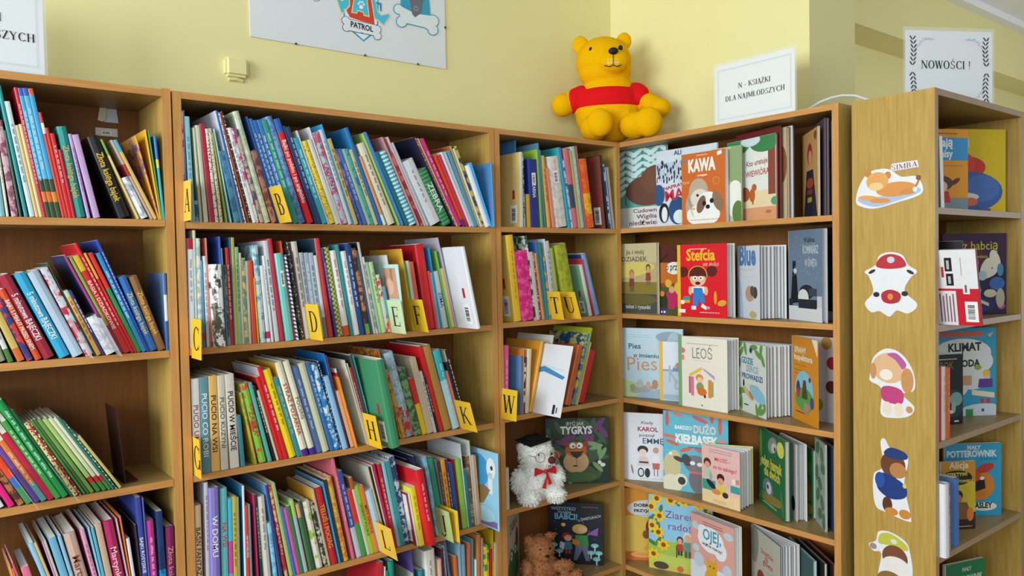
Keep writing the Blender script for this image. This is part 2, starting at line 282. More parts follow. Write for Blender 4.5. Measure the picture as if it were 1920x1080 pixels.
ROWS.append(('M2','wide bookcase second shelf',1.2550,'''0.0210 0.0040 0.0032 0.2785 -0.0059 0.2000 7d6a94;;
0.0246 0.0040 0.0129 0.2785 -0.0078 0.2050 dfe6ee;b=.9-1:c02030|t=7a90a8;white book, first left of the yellow C tab, wide bookcase second shelf
0.0397 0.0040 0.0066 0.2989 -0.0013 0.2050 a8c8c8;m=blot:d8c890;thin mottled pale teal book, first right of the yellow C tab, wide bookcase second shelf
0.0466 0.0040 0.0096 0.2786 -0.0036 0.2050 d3ddd8;m=blot:a8b8b0;mottled white book, second right of the yellow C tab, wide bookcase second shelf
0.0578 0.0040 0.0056 0.2221 0.0016 0.1762 4f86a8;b=.08-.16:c02a3a;
0.0664 0.0040 0.0076 0.2335 0.0134 0.1935 cfd3d4;t=5a5a5a;thin white book, second left of the vine-patterned white book, wide bookcase second shelf
0.0754 0.0040 0.0032 0.2794 0.0176 0.2000 d9705a;t=f0d8d0;
0.0805 -0.0240 0.0258 0.2118 0.0247 0.1747 eceeea;m=blot:4a4a3a|s=hard;vine-patterned white book on wide bookcase second shelf
0.1130 0.0040 0.0043 0.2836 0.0323 0.2000 2f4f9a;;thin blue book, first right of the vine-patterned white book, wide bookcase second shelf
0.1179 0.0040 0.0026 0.2535 0.0335 0.2000 4fa0a8;;
0.1210 0.0040 0.0059 0.2100 0.0302 0.1523 8a8a8a;m=blot:4a4a4a;
0.1272 0.0040 0.0087 0.2547 0.0261 0.2050 b01f2f;t=f0d8d8;red book, fourth right of the vine-patterned white book, wide bookcase second shelf
0.1363 0.0040 0.0025 0.2815 0.0190 0.2000 1f5a80;L=24506c;
0.1391 0.0040 0.0086 0.2814 0.0139 0.2050 b0a84a;;yellow book, fifth left of the thin orange-red book, wide bookcase second shelf
0.1480 0.0040 0.0095 0.2563 0.0118 0.2050 7fae8f;t=2f5a40;pale green book, fourth left of the thin orange-red book, wide bookcase second shelf
0.1582 0.0040 0.0059 0.2412 0.0128 0.2047 c8b090;;
0.1650 0.0040 0.0095 0.2277 0.0153 0.1748 c9bd7a;m=blot:6a8a70;mottled cream book, second left of the thin orange-red book, wide bookcase second shelf
0.1759 0.0040 0.0070 0.2191 0.0190 0.1861 b8b0a0;;
0.1856 0.0040 0.0113 0.2208 0.0290 0.1758 d8452a;;thin orange-red book on wide bookcase second shelf
0.1994 0.0040 0.0034 0.1751 0.0418 0.1337 d8b030;;
0.2064 0.0040 0.0162 0.2615 0.0601 0.1999 c2d2d2;L=b0c4c4|m=blot:5a9ab0;mottled white book, second right of the thin orange-red book, wide bookcase second shelf
0.2247 0.0040 0.0093 0.2071 0.0685 0.1543 dfe3e6;b=.05-.14:c02a5a;white book, third right of the thin orange-red book, wide bookcase second shelf
0.2364 0.0040 0.0066 0.2334 0.0779 0.1706 d6dade;t=5a5a5a;
0.2471 0.0040 0.0118 0.2742 0.0934 0.2031 c9cdd0;t=4a4a4a;white book, first left of the crimson hardback, wide bookcase second shelf
0.2615 0.0040 0.0122 0.2800 0.1011 0.2050 c02a44;L=b82840|s=hard;crimson hardback on wide bookcase second shelf
0.2763 -0.0040 0.0218 0.2401 0.1105 0.2050 6fbdb6;s=hard|lab=1;thick teal book, first right of the crimson hardback, wide bookcase second shelf
0.3016 0.0040 0.0032 0.2747 0.1213 0.2000 c84a2a;;
0.3061 -0.0060 0.0032 0.2346 0.1252 0.1705 dfe6ee;m=diag:2a5090;
0.3115 0.0040 0.0025 0.2369 0.1327 0.2000 e8ecee;;
0.3239 0.0040 0.0053 0.2729 0.1384 0.2050 3a3a30;m=dots:c8c8b0;thin dotted dark olive book, second right of the diagonally blue-striped book, wide bookcase second shelf
0.3295 0.0040 0.0034 0.2465 0.1280 0.1915 5a2a5a;;
0.3333 0.0040 0.0165 0.2725 0.1238 0.2050 c8c4b4;t=4a4a4a;light grey book, second left of the yellow D tab, wide bookcase second shelf
0.3503 0.0040 0.0110 0.2420 0.1198 0.1943 a8b2ba;t=4a5a6a;
0.3618 0.0040 0.0130 0.2413 0.1140 0.2016 9fb2c0;t=e8eef2;
0.3752 0.0040 0.0141 0.2409 0.1131 0.1888 a9b9c8;t=4a5a6a;pale blue book, second right of the yellow D tab, wide bookcase second shelf
0.3907 0.0040 0.0094 0.2340 0.1168 0.1823 d5d6d2;b=0-.25:8a8468;
0.4024 0.0040 0.0157 0.2815 0.1246 0.2049 c83a3a;L=2f4a60|s=hard;tall red hardback on wide bookcase second shelf
0.4240 0.0040 0.0066 0.2560 0.1463 0.2050 4a3f80;t=d8d0e8;thin purple book, first right of the tall red hardback, wide bookcase second shelf
0.4319 0.0040 0.0172 0.2573 0.1497 0.1865 c8bc6a;m=check:4a7a3a;green-yellow checked book on wide bookcase second shelf
0.4511 0.0040 0.0196 0.2479 0.1556 0.1956 e2e2e0;t=b03030|b=0-.12:d8502a;white book, first right of the green-yellow checked book, wide bookcase second shelf
0.4722 0.0040 0.0097 0.2643 0.1585 0.2050 2f8f94;L=2f8f94;teal book, second right of the green-yellow checked book, wide bookcase second shelf
0.4824 0.0040 0.0194 0.2459 0.1560 0.1815 e6e6e4;t=8a8a8a;white book, third right of the green-yellow checked book, wide bookcase second shelf
0.5029 0.0040 0.0120 0.2687 0.1578 0.2050 2a4a8a;t=e8eef4;blue book, fourth right of the green-yellow checked book, wide bookcase second shelf
0.5166 0.0040 0.0043 0.2665 0.1622 0.2000 1d2a44;;
0.5217 0.0040 0.0130 0.2550 0.1632 0.2050 3a3028;m=blot:c07a4a|b=0-.12:5aa848;mottled dark brown book, sixth right of the green-yellow checked book, wide bookcase second shelf
0.5376 0.0040 0.0066 0.2492 0.1728 0.2050 2f4f80;;
0.5448 0.0040 0.0080 0.2730 0.1729 0.2006 c8c0a0;L=202838;
0.5545 0.0040 0.0063 0.2302 0.1785 0.1797 c9cfd0;m=blot:7a8ab0;
0.5631 0.0040 0.0087 0.2143 0.1864 0.1588 9fc48a;;
0.5725 0.0040 0.0166 0.2143 0.1874 0.1797 b5d3a0;t=4a7a40;pale green book, third left of the turquoise photo book, wide bookcase second shelf
0.5898 0.0040 0.0116 0.1765 0.1870 0.1344 c8d4c0;m=blot:d04040;
0.6019 0.0040 0.0109 0.1404 0.1803 0.1100 5aa0b4;b=0-.3:e08a3a;
0.6129 -0.0610 0.0032 0.2046 0.1000 0.1759 a9dcd4;L=b5dcd6|s=hard|photo=1;turquoise photo book on wide bookcase second shelf
0.6307 0.0040 0.0044 0.2349 0.1681 0.1971 d3d6da;L=cfd2d4;
0.6794 0.0040 0.0040 0.2525 0.1455 0.2000 e0ac38;L=e0a838;thin yellow book, second right of the turquoise photo book, wide bookcase second shelf
0.6840 0.0040 0.0069 0.2066 0.1459 0.1619 3f9a4a;;
0.6913 0.0040 0.0100 0.2154 0.1425 0.1698 c8c4b0;;
0.7023 0.0040 0.0138 0.2118 0.1450 0.1741 d8604a;;
0.7315 0.0040 0.0313 0.2654 0.1450 0.2050 cc1e22;L=b01a20|s=hard;big red hardback on wide bookcase second shelf
0.7644 0.0040 0.0076 0.1825 0.1500 0.1388 d84a4a;;
0.7725 0.0040 0.0072 0.1783 0.1501 0.1384 4fb0c0;;
0.7802 0.0040 0.0032 0.2565 0.1496 0.1899 2f86c0;L=2f86c0;
0.7909 0.0040 0.0204 0.1820 0.1887 0.1406 b9c4c4;T=ZIMA:2f6a9a;thick light grey book, fourth right of the big red hardback, wide bookcase second shelf
0.8149 0.0040 0.0056 0.2476 0.2033 0.2050 6fb04a;;
0.8223 0.0040 0.0121 0.1921 0.2094 0.1642 d0b870;;
0.8370 0.0040 0.0048 0.2912 0.2189 0.2000 b0a8b4;L=b0aab8|s=hard;thin light grey book, first left of the big leaning white book, wide bookcase second shelf
0.8464 -0.1010 0.0129 0.2582 0.2092 0.2039 e4e6ea;L=d9dbe4|s=hard|back=1;big leaning white book on wide bookcase second shelf'''))
ROWS.append(('M3','wide bookcase third shelf',0.9317,'''0.0248 0.0040 0.0196 0.2455 0.0014 0.1884 dcdad4;T=PUCIO_UMIE:a04a4a|TS=.62|pp=1;white book, first left of the yellow G tab, wide bookcase third shelf
0.0454 0.0040 0.0220 0.2472 0.0006 0.1811 5f8f9a;T=PUCIO_CO_ROBI:e8f0ee|TS=.7|pp=1;thick teal book, first right of the yellow G tab, wide bookcase third shelf
0.0689 0.0040 0.0216 0.2483 0.0051 0.1883 e0b060;T=PUCIO_NA_WSI:3a3028|TS=.7|pp=1;thick brown book, second right of the yellow G tab, wide bookcase third shelf
0.0931 0.0040 0.0189 0.2472 0.0142 0.2050 cfc8b8;T=PUCIO_KUZYNI:6a6258|TS=.6|pp=1;white book, first left of the thick MIEŚCIE book, wide bookcase third shelf
0.1169 0.0040 0.0234 0.2485 0.0327 0.2050 d3ccc0;T=PUCIO_W_MIEŚCIE:2a2424|TS=.75|pp=1;thick MIEŚCIE book on wide bookcase third shelf
0.1445 0.0040 0.0115 0.1366 0.0612 0.1100 3f8090;;
0.1820 0.0040 0.0062 0.1982 0.1781 0.1645 c8a030;m=blot:7a9a40;thin mottled yellow book, second right of the thick MIEŚCIE book, wide bookcase third shelf
0.1942 0.0040 0.0203 0.2229 0.2044 0.1847 7fc040;m=blot:c05a4a|T=ŻABKA:c03030;thick mottled green book, third right of the thick MIEŚCIE book, wide bookcase third shelf
0.2188 0.0040 0.0098 0.2234 0.2200 0.1826 58a8a0;;teal book, fourth right of the thick MIEŚCIE book, wide bookcase third shelf
0.2338 0.0040 0.0061 0.2146 0.2410 0.1745 1f1f22;t=f0f0f0;
0.2420 0.0040 0.0066 0.2016 0.2486 0.1666 d0c0a0;;
0.2510 0.0040 0.0116 0.2393 0.2569 0.1845 d82028;L=902020|s=hard;red book, second left of the bright yellow book, wide bookcase third shelf
0.2637 0.0040 0.0117 0.2672 0.2581 0.2050 d81e28;L=c8c8d2|s=hard|t=f4d8d8;red book, first left of the bright yellow book, wide bookcase third shelf
0.2784 0.0040 0.0209 0.2574 0.2661 0.1954 e8d020;t=7a6a20;bright yellow book on wide bookcase third shelf
0.3006 0.0040 0.0126 0.2318 0.2664 0.1827 2f8fa0;t=e8b060;teal book, first right of the bright yellow book, wide bookcase third shelf
0.3140 -0.0020 0.0187 0.2754 0.2625 0.2050 e4ddc4;T=STRAŻ_POŻARNA:c03a3a|b=0-.07:4a2a8a|L=d0a040;cream book, first left of the cream POCIĄG book, wide bookcase third shelf
0.3366 -0.0020 0.0172 0.2767 0.2622 0.2050 e0dcc4;T=POCIĄG:5a7080|b=0-.07:4a2a8a;cream POCIĄG book on wide bookcase third shelf
0.3573 0.0040 0.0183 0.2559 0.2590 0.1948 5a78b0;t=d8e0f0;blue book, first right of the cream POCIĄG book, wide bookcase third shelf
0.3766 0.0040 0.0211 0.2653 0.2543 0.2050 c8ccac;L=b0b49a;thick pale green book, second right of the cream POCIĄG book, wide bookcase third shelf
0.4001 0.0040 0.0111 0.2656 0.2588 0.2050 2f70b0;t=d8e4f0;blue book, third right of the cream POCIĄG book, wide bookcase third shelf
0.4119 0.0040 0.0190 0.2578 0.2522 0.2050 2a80c0;m=blot:d0e4f0;mottled blue book, third left of the tall blue hardback, wide bookcase third shelf
0.4318 0.0040 0.0032 0.2667 0.2442 0.1924 1f2f50;m=dots:d0d0e0;
0.4365 -0.0020 0.0138 0.2195 0.2488 0.1748 8fc0e0;;blue book, first left of the tall blue hardback, wide bookcase third shelf
0.4511 0.0040 0.0032 0.2855 0.2330 0.2000 2a78c8;L=1f70b8|s=hard;tall blue hardback on wide bookcase third shelf
0.4547 0.0040 0.0032 0.2805 0.2274 0.2000 7a3a6a;;
0.4621 0.0040 0.0110 0.1732 0.2485 0.1359 d9bc90;L=22201e;
0.4745 -0.0100 0.0032 0.2159 0.2505 0.1801 e8882a;T=KOSZMARNY:7a3a10|TS=.4;thick orange book on wide bookcase third shelf
0.4797 0.0040 0.0040 0.2406 0.2569 0.1950 d6d6d4;b=.75-.95:c02a30;
0.5149 0.0040 0.0046 0.2634 0.2644 0.2000 d5d0c0;;thin white book, second right of the thick orange book, wide bookcase third shelf
0.5200 0.0040 0.0033 0.2527 0.2553 0.1943 cfc8b4;;
0.5238 0.0040 0.0062 0.2377 0.2511 0.1926 c02a30;t=f4d8d0;
0.5305 0.0040 0.0095 0.2747 0.2467 0.2050 4a4a4a;L=3a3a3a;grey book, first left of the yellow H tab, wide bookcase third shelf
0.5407 0.0040 0.0032 0.2744 0.2431 0.2000 3fa4ac;T=JESTEM_TYGRYS:e8f4f4|TS=.6;
0.5437 -0.0947 0.0268 0.2604 0.1796 0.2150 3f8a60;L=3f8a62|s=hard|back=1;big green hardback on wide bookcase third shelf
0.6281 0.0040 0.0036 0.2834 0.2509 0.2000 b86a30;m=blot:d8a040|L=a85a2a;thin mottled brown book, first right of the big green hardback, wide bookcase third shelf
0.6348 0.0040 0.0118 0.2200 0.2623 0.1852 c8a040;m=blot:b83a2a;
0.6474 0.0040 0.0304 0.2706 0.2583 0.2050 a8c8d8;b=0-.36:b83a2a|m=blot:8aa8b8|t=f0f0f0;thick mottled pale blue book, second left of the red-and-yellow book, wide bookcase third shelf
0.6791 0.0040 0.0250 0.2169 0.2479 0.1858 3a5a44;m=blot:7aa06a|L=3a5a3a;thick mottled dark green book, first left of the red-and-yellow book, wide bookcase third shelf
0.7068 0.0040 0.0156 0.1829 0.2557 0.1562 d02a20;b=0-.55:e8c020;red-and-yellow book on wide bookcase third shelf
0.7240 0.0040 0.0220 0.2457 0.2426 0.1947 c8b89a;L=b8ab90|pp=1;thick beige book, first right of the red-and-yellow book, wide bookcase third shelf
0.7480 0.0040 0.0098 0.2019 0.2472 0.1603 c8c4c4;t=3a3a3a;
0.7609 0.0040 0.0066 0.1847 0.2596 0.1373 1a1a1c;t=f0f0f0;
0.7680 0.0040 0.0162 0.2809 0.2553 0.2050 d01e26;L=d01e26|s=hard;big red hardback on wide bookcase third shelf
0.7882 0.0040 0.0272 0.2811 0.2659 0.2050 b08440;s=hard;thick brown book, first right of the big red hardback, wide bookcase third shelf
0.8214 0.0040 0.0252 0.2638 0.2704 0.2050 a8d0d8;b=.62-1:35b0b8|t=e8f4f4;thick pale teal book, second right of the big red hardback, wide bookcase third shelf
0.8486 0.0040 0.0079 0.1938 0.2739 0.1583 d8705a;;
0.8586 0.0040 0.0079 0.2258 0.2804 0.1853 20242e;b=0-.3:d07a30;
0.8686 0.0040 0.0097 0.2644 0.2861 0.2050 1c1a1a;L=c8bca8|t=e0dcd8|s=hard;'''))
ROWS.append(('M4','wide bookcase fourth shelf',0.6060,'''0.0210 0.0040 0.0181 0.2469 -0.0038 0.1837 cdb088;T=BAŚŃ_FANTAZJI:4a3020|TS=.8;beige book, second left of the thick purple book, wide bookcase fourth shelf
0.0478 0.0040 0.0087 0.3012 -0.0049 0.2050 c0bcc8;t=6a5a7a;light grey book, first left of the thick purple book, wide bookcase fourth shelf
0.0569 -0.0060 0.0238 0.2866 -0.0057 0.2050 8478c0;T=W_DOMU:f0eef8|TS=.4|s=hard;thick purple book on wide bookcase fourth shelf
0.0866 0.0040 0.0182 0.2784 -0.0068 0.2050 6fc8cc;T=NA_WSI:d04a5a|TS=.4|s=hard;teal book, first right of the thick purple book, wide bookcase fourth shelf
0.1059 0.0040 0.0107 0.2477 -0.0078 0.1929 48b8dc;b=.2-.55:d04aa0;teal book, second right of the thick purple book, wide bookcase fourth shelf
0.1173 0.0040 0.0105 0.2507 -0.0074 0.2024 c8b83a;t=5a5020;yellow book, third right of the thick purple book, wide bookcase fourth shelf
0.1284 0.0040 0.0062 0.2472 -0.0064 0.2048 9a968a;;
0.1450 0.0040 0.0060 0.2747 -0.0013 0.2050 e4e6e8;L=2f88b8|s=hard;thin white book, fifth right of the thick purple book, wide bookcase fourth shelf
0.1524 0.0040 0.0077 0.2202 0.0036 0.1807 d8402a;T=NA_WYCIECZKĘ:f4e8e0|TS=.5;
0.1613 0.0040 0.0057 0.2216 0.0070 0.1604 6a94a4;;
0.1801 0.0040 0.0039 0.2460 0.0240 0.1826 b0305a;;thin magenta book, third left of the short sky-blue book, wide bookcase fourth shelf
0.1894 0.0040 0.0061 0.2437 0.0453 0.1905 1f3a3a;t=d0dcd8;
0.1984 0.0040 0.0206 0.2371 0.0558 0.1923 d5d0c4;t=7a7a7a;thick white book, first left of the short sky-blue book, wide bookcase fourth shelf
0.2256 0.0040 0.0102 0.1605 0.0950 0.1205 8fcbe8;m=blot:6aa8d0;short sky-blue book on wide bookcase fourth shelf
0.2421 0.0040 0.0087 0.2665 0.1308 0.2050 3a3f80;L=60a0d0;blue book, first right of the short sky-blue book, wide bookcase fourth shelf
0.2567 0.0040 0.0079 0.2654 0.1514 0.2050 b82838;t=f0d8c8|m=blot:d8b070;thin mottled red book, second right of the short sky-blue book, wide bookcase fourth shelf
0.2696 0.0040 0.0099 0.2691 0.1677 0.1953 a8c07a;;green book, third right of the short sky-blue book, wide bookcase fourth shelf
0.2809 0.0040 0.0080 0.1958 0.1721 0.1539 3a78b8;;
0.2906 0.0040 0.0091 0.1921 0.1783 0.1444 d85aa0;;
0.3003 0.0040 0.0111 0.1972 0.1790 0.1435 3f7a54;;dark green book, sixth right of the short sky-blue book, wide bookcase fourth shelf
0.3120 0.0040 0.0103 0.2131 0.1768 0.1574 a9b8c0;b=.78-1:a8cf5a|L=98c04a;light grey book, sixth left of the thick red book, wide bookcase fourth shelf
0.3268 0.0040 0.0091 0.1977 0.1799 0.1511 4a7a4a;b=.8-1:d8a080;dark green book, fifth left of the thick red book, wide bookcase fourth shelf
0.3368 0.0040 0.0069 0.2059 0.1818 0.1535 3a5a40;;
0.3486 0.0040 0.0193 0.1996 0.1837 0.1491 e0d8cc;m=blot:8ac040;mottled white book, third left of the thick red book, wide bookcase fourth shelf
0.3726 0.0040 0.0101 0.1916 0.1941 0.1389 3a3a34;m=blot:d0c8b0;mottled grey book, second left of the thick red book, wide bookcase fourth shelf
0.3834 0.0040 0.0071 0.2304 0.1931 0.1809 b8b09a;L=e0a838;thin cream book, first left of the thick red book, wide bookcase fourth shelf
0.3924 0.0040 0.0215 0.2307 0.1908 0.1784 c0282a;T=TELUŚ_I_POCIĄG:d8b050|s=hard;thick red book on wide bookcase fourth shelf
0.4169 0.0040 0.0054 0.2429 0.1881 0.1957 3a90c8;;thin blue book, first right of the thick red book, wide bookcase fourth shelf
0.4243 0.0040 0.0067 0.2511 0.1857 0.2016 2a3a34;;thin dark green book, second right of the thick red book, wide bookcase fourth shelf
0.4315 0.0040 0.0165 0.2548 0.1854 0.1919 c8b050;m=blot:d07030;mottled yellow book, third right of the thick red book, wide bookcase fourth shelf
0.4588 0.0040 0.0084 0.3071 0.1881 0.2050 d06a7a;t=f0c8c8;pink book, fourth right of the thick red book, wide bookcase fourth shelf
0.4740 0.0040 0.0149 0.2690 0.2111 0.1937 3a50a0;b=0-.35:b8c0cc|t=d0d8e8;blue book, fifth right of the thick red book, wide bookcase fourth shelf
0.4906 0.0040 0.0146 0.2071 0.2154 0.1609 d83a30;b=0-.5:3f9a54;red book, fifth left of the gold-edged tall book, wide bookcase fourth shelf
0.5074 0.0040 0.0103 0.2440 0.2218 0.1852 c8c4b4;b=.85-1:a8602a;light grey book, fourth left of the gold-edged tall book, wide bookcase fourth shelf
0.5188 0.0040 0.0120 0.2155 0.2237 0.1675 8fc83a;T=LEGENDY_POLSKIE:3a5a20|TS=.6;
0.5315 0.0040 0.0138 0.2129 0.2226 0.1567 e0803a;T=MITY_GRECKIE:8a3a10|TS=.6;orange book, second left of the gold-edged tall book, wide bookcase fourth shelf
0.5477 0.0040 0.0252 0.1932 0.2313 0.1616 b9d4e4;;thick pale blue book, first left of the gold-edged tall book, wide bookcase fourth shelf
0.5746 0.0040 0.0039 0.2666 0.2315 0.2000 c8b050;L=c4c6bc|s=hard;gold-edged tall book on wide bookcase fourth shelf
0.5789 0.0040 0.0052 0.2660 0.2287 0.1929 1f1f1f;;
0.5846 0.0040 0.0039 0.2685 0.2257 0.2000 e0d0d0;;
0.5890 0.0040 0.0084 0.2709 0.2204 0.1987 b82850;;
0.5978 0.0040 0.0106 0.2663 0.1983 0.2050 c82838;t=f4d8d8;red book, fourth right of the gold-edged tall book, wide bookcase fourth shelf
0.6089 0.0040 0.0106 0.2673 0.1806 0.2050 8ac4d4;;pale teal book, fourth left of the yellow book, wide bookcase fourth shelf
0.6200 0.0040 0.0151 0.2686 0.1726 0.2050 3f9494;;teal book, third left of the yellow book, wide bookcase fourth shelf
0.6357 0.0040 0.0155 0.2796 0.1673 0.2050 2a3f6a;m=blot:b8c4d0;mottled dark blue book, second left of the yellow book, wide bookcase fourth shelf
0.6558 -0.0300 0.0069 0.1688 0.1662 0.2150 e0ded4;L=8a2f3a|back=2;thin white book, first left of the yellow book, wide bookcase fourth shelf
0.6631 -0.0364 0.0160 0.1856 0.1584 0.2150 e0d83a;t=8a8a20;yellow book on wide bookcase fourth shelf
0.6822 -0.0604 0.0248 0.2399 0.1712 0.2150 d0202a;s=hard|t=f4d8d8;thick red book, first right of the yellow book, wide bookcase fourth shelf
0.7128 0.0040 0.0055 0.2685 0.1672 0.2050 1f2a4a;L=1f2748|s=hard|back=3;
0.7491 0.0040 0.0125 0.2596 0.1718 0.1920 7fb0d0;m=blot:a8ccd8;mottled blue book, first left of the teal-green hardback, wide bookcase fourth shelf
0.7635 0.0040 0.0211 0.2524 0.1645 0.2028 2f8a70;s=hard;teal-green hardback on wide bookcase fourth shelf
0.7852 0.0040 0.0069 0.2419 0.1563 0.1932 6a6a60;;
0.7925 0.0040 0.0070 0.2370 0.1503 0.2024 4a2a5a;t=d8c890;
0.7999 0.0040 0.0143 0.2380 0.1314 0.2036 e0a030;t=7a3a1a;
0.8146 0.0040 0.0095 0.2372 0.1255 0.1910 5a2a5a;t=d8c890;
0.8245 0.0040 0.0169 0.2205 0.1192 0.1696 1f4f8a;;
0.8419 0.0040 0.0046 0.2318 0.1132 0.1958 6a1a20;L=c02028;
0.8469 0.0040 0.0222 0.2282 0.1074 0.1643 8fc83a;;lime-green book on wide bookcase fourth shelf
0.8696 0.0040 0.0030 0.2779 0.0987 0.2000 d0d4d8;L=c8ccd4|s=hard;thin white book, first right of the lime-green book, wide bookcase fourth shelf
0.8729 0.0040 0.0115 0.1900 0.0927 0.1519 1f7a80;;
0.8848 0.0040 0.0124 0.2320 0.0841 0.1870 6a4a3a;m=blot:b08a60;mottled dark brown book, third right of the lime-green book, wide bookcase fourth shelf
0.8976 0.0040 0.0059 0.2821 0.0786 0.2050 c8c8a0;L=c8ccc8|s=hard;thin cream book, third left of the big blue picture book, wide bookcase fourth shelf
0.9053 0.0040 0.0110 0.2323 0.0848 0.1877 d8b8b0;;
0.9167 0.0040 0.0048 0.2301 0.0759 0.1944 e0a040;;
0.9211 -0.0907 0.0032 0.2482 0.0004 0.2000 b8d0dc;L=8ec4de|s=hard|back=4;big blue picture book on wide bookcase fourth shelf'''))
ROWS.append(('M5','wide bookcase lowest shelf',0.2880,'''0.5226 0.0040 0.0032 0.2846 -0.0672 0.2000 c02838;;thin red book, fourth left of the tall teal hardback, wide bookcase lowest shelf
0.5301 0.0040 0.0136 0.2865 -0.0530 0.2050 c03040;;
0.5513 0.0040 0.0032 0.2692 -0.0426 0.2000 e0e0d8;;
0.5690 0.0040 0.0109 0.2511 0.0157 0.1954 2a8a70;;
0.5827 0.0040 0.0197 0.2798 0.0254 0.2050 1f8f80;L=0f7060|s=hard;
0.6682 0.0040 0.0032 0.2246 0.0499 0.1926 c8ccb8;L=a8b0a0;
0.6886 0.0040 0.0032 0.2977 0.1240 0.2000 5a4a8a;;
0.6916 0.0040 0.0186 0.2245 0.0511 0.1707 2f8a9a;;
0.7148 0.0040 0.0378 0.2807 0.0438 0.2050 e0e0d8;t=5a5a5a|s=hard;tall white book on wide bookcase lowest shelf
0.7607 0.0040 0.0110 0.2428 0.0351 0.1789 e0b8a0;;
0.7727 0.0040 0.0072 0.2746 0.0372 0.2050 4a2040;;
0.7848 0.0040 0.0032 0.2136 0.0519 0.1671 6a4a7a;;
0.7927 0.0040 0.0032 0.2819 0.0720 0.2000 b8bca0;m=blot:8a9080;
0.8155 0.0040 0.0080 0.2979 0.1395 0.2050 4a6a8a;;
0.8232 0.0040 0.0120 0.2368 0.0553 0.1979 d07040;;
0.8354 0.0040 0.0100 0.2755 0.0270 0.1989 8ab4c8;;
0.8464 0.0040 0.0125 0.2654 0.0202 0.2050 7aa8c0;;
0.8606 0.0040 0.0121 0.2654 -0.0214 0.2012 c86a4a;;
0.8762 0.0040 0.0071 0.2755 -0.0199 0.2050 4f8a94;;
0.8897 0.0040 0.0074 0.2069 -0.0171 0.1716 e4e8ec;;
0.8974 0.0040 0.0165 0.2860 -0.0203 0.2050 c0783a;;
0.9153 0.0040 0.0077 0.2706 -0.0169 0.2050 b88a8a;;
0.9234 0.0040 0.0251 0.2428 -0.0219 0.1801 e0d820;m=blot:4a8a4a;
0.9497 0.0040 0.0095 0.2280 -0.0231 0.1958 b81e28;;
0.9607 0.0040 0.0030 0.2875 -0.0188 0.2000 c8a818;L=c8a818;
0.9640 0.0040 0.0030 0.1801 -0.0229 0.1450 e0b020;;
0.9681 0.0040 0.0075 0.2436 -0.0181 0.1916 c0c0c4;;'''))
ROWS.append(('N1','narrow bookcase top shelf',1.5775,'''1.1095 0.0040 0.0126 0.2531 -0.0083 0.2050 cdd0c8;L=dcc07a|back=1;sand-coloured book on narrow bookcase top shelf
1.1273 0.0040 0.0034 0.2563 0.0118 0.2000 8fb0b4;m=blot:3a3a3a;
1.1309 0.0540 0.0040 0.3012 -0.0058 0.1755 3f78b0;L=4a84bc;
1.1413 0.0040 0.0141 0.1124 0.0303 0.1100 c89a3a;;
1.1574 0.0040 0.0406 0.2321 0.0429 0.1918 1f2f80;lab=1|T=CZARNA:e8e8f0|TS=.25|s=hard;thick navy book on narrow bookcase top shelf
1.2019 0.0040 0.0031 0.2680 0.0572 0.2000 8fb83a;L=8fb83a;
1.2062 0.0040 0.0083 0.2897 0.0602 0.2050 4f7f94;;
1.2179 0.0040 0.0060 0.2672 0.0719 0.2050 3f8070;;
1.2320 0.0040 0.0172 0.2489 0.1035 0.1896 dca03a;t=7a5020;
1.2546 0.0040 0.0121 0.2077 0.1278 0.1650 e08878;;
1.2715 0.0040 0.0541 0.2484 0.1484 0.1950 d9d4cc;lab=1|m=blot:c8beb4|s=hard;thick off-white book on narrow bookcase top shelf
1.3314 0.0040 0.0045 0.2854 0.1667 0.2000 2fa8b0;L=2fa8b0;thin teal book, first right of the thick off-white book, narrow bookcase top shelf
1.3364 0.0040 0.0032 0.2863 0.1648 0.2000 2a80c0;;
1.3400 0.0040 0.0032 0.2857 0.1630 0.2000 3f8ac8;;
1.3436 0.0040 0.0088 0.2457 0.1606 0.1782 c8ccd0;m=blot:5a5a6a;
1.3529 0.0040 0.0271 0.2821 0.1513 0.2050 c8707a;b=.25-.55:2f4a6a;thick pink book, fourth left of the yellow-patched orange book, narrow bookcase top shelf
1.3807 0.0040 0.0079 0.2784 0.1480 0.2050 c89a5a;;
1.3891 0.0040 0.0224 0.2924 0.1459 0.2050 8fc0a8;t=e8f0ea;thick pale green book, second left of the yellow-patched orange book, narrow bookcase top shelf
1.4122 0.0040 0.0067 0.2968 0.1445 0.2050 b8505a;;
1.4201 0.0040 0.0397 0.2507 0.1420 0.1997 e05a1e;b=.2-.5:e8c020|m=blot:e87a20;yellow-patched orange book on narrow bookcase top shelf
1.5118 0.0040 0.0032 0.2679 0.0949 0.1934 5a3028;L=7a4038|back=1;thin dark red book, first right of the yellow-patched orange book, narrow bookcase top shelf
1.5264 0.0040 0.0099 0.2716 0.1354 0.2050 2a2420;;
1.5368 0.0040 0.0072 0.2396 0.1315 0.1868 1f3f8a;m=blot:a0c0e0;
1.5445 0.0040 0.0030 0.2275 0.1254 0.1822 b0c4d0;;
1.5481 0.0040 0.0030 0.2264 0.1264 0.1854 3a302a;;
1.5522 0.0040 0.0129 0.2285 0.1302 0.1847 b8a890;;'''))
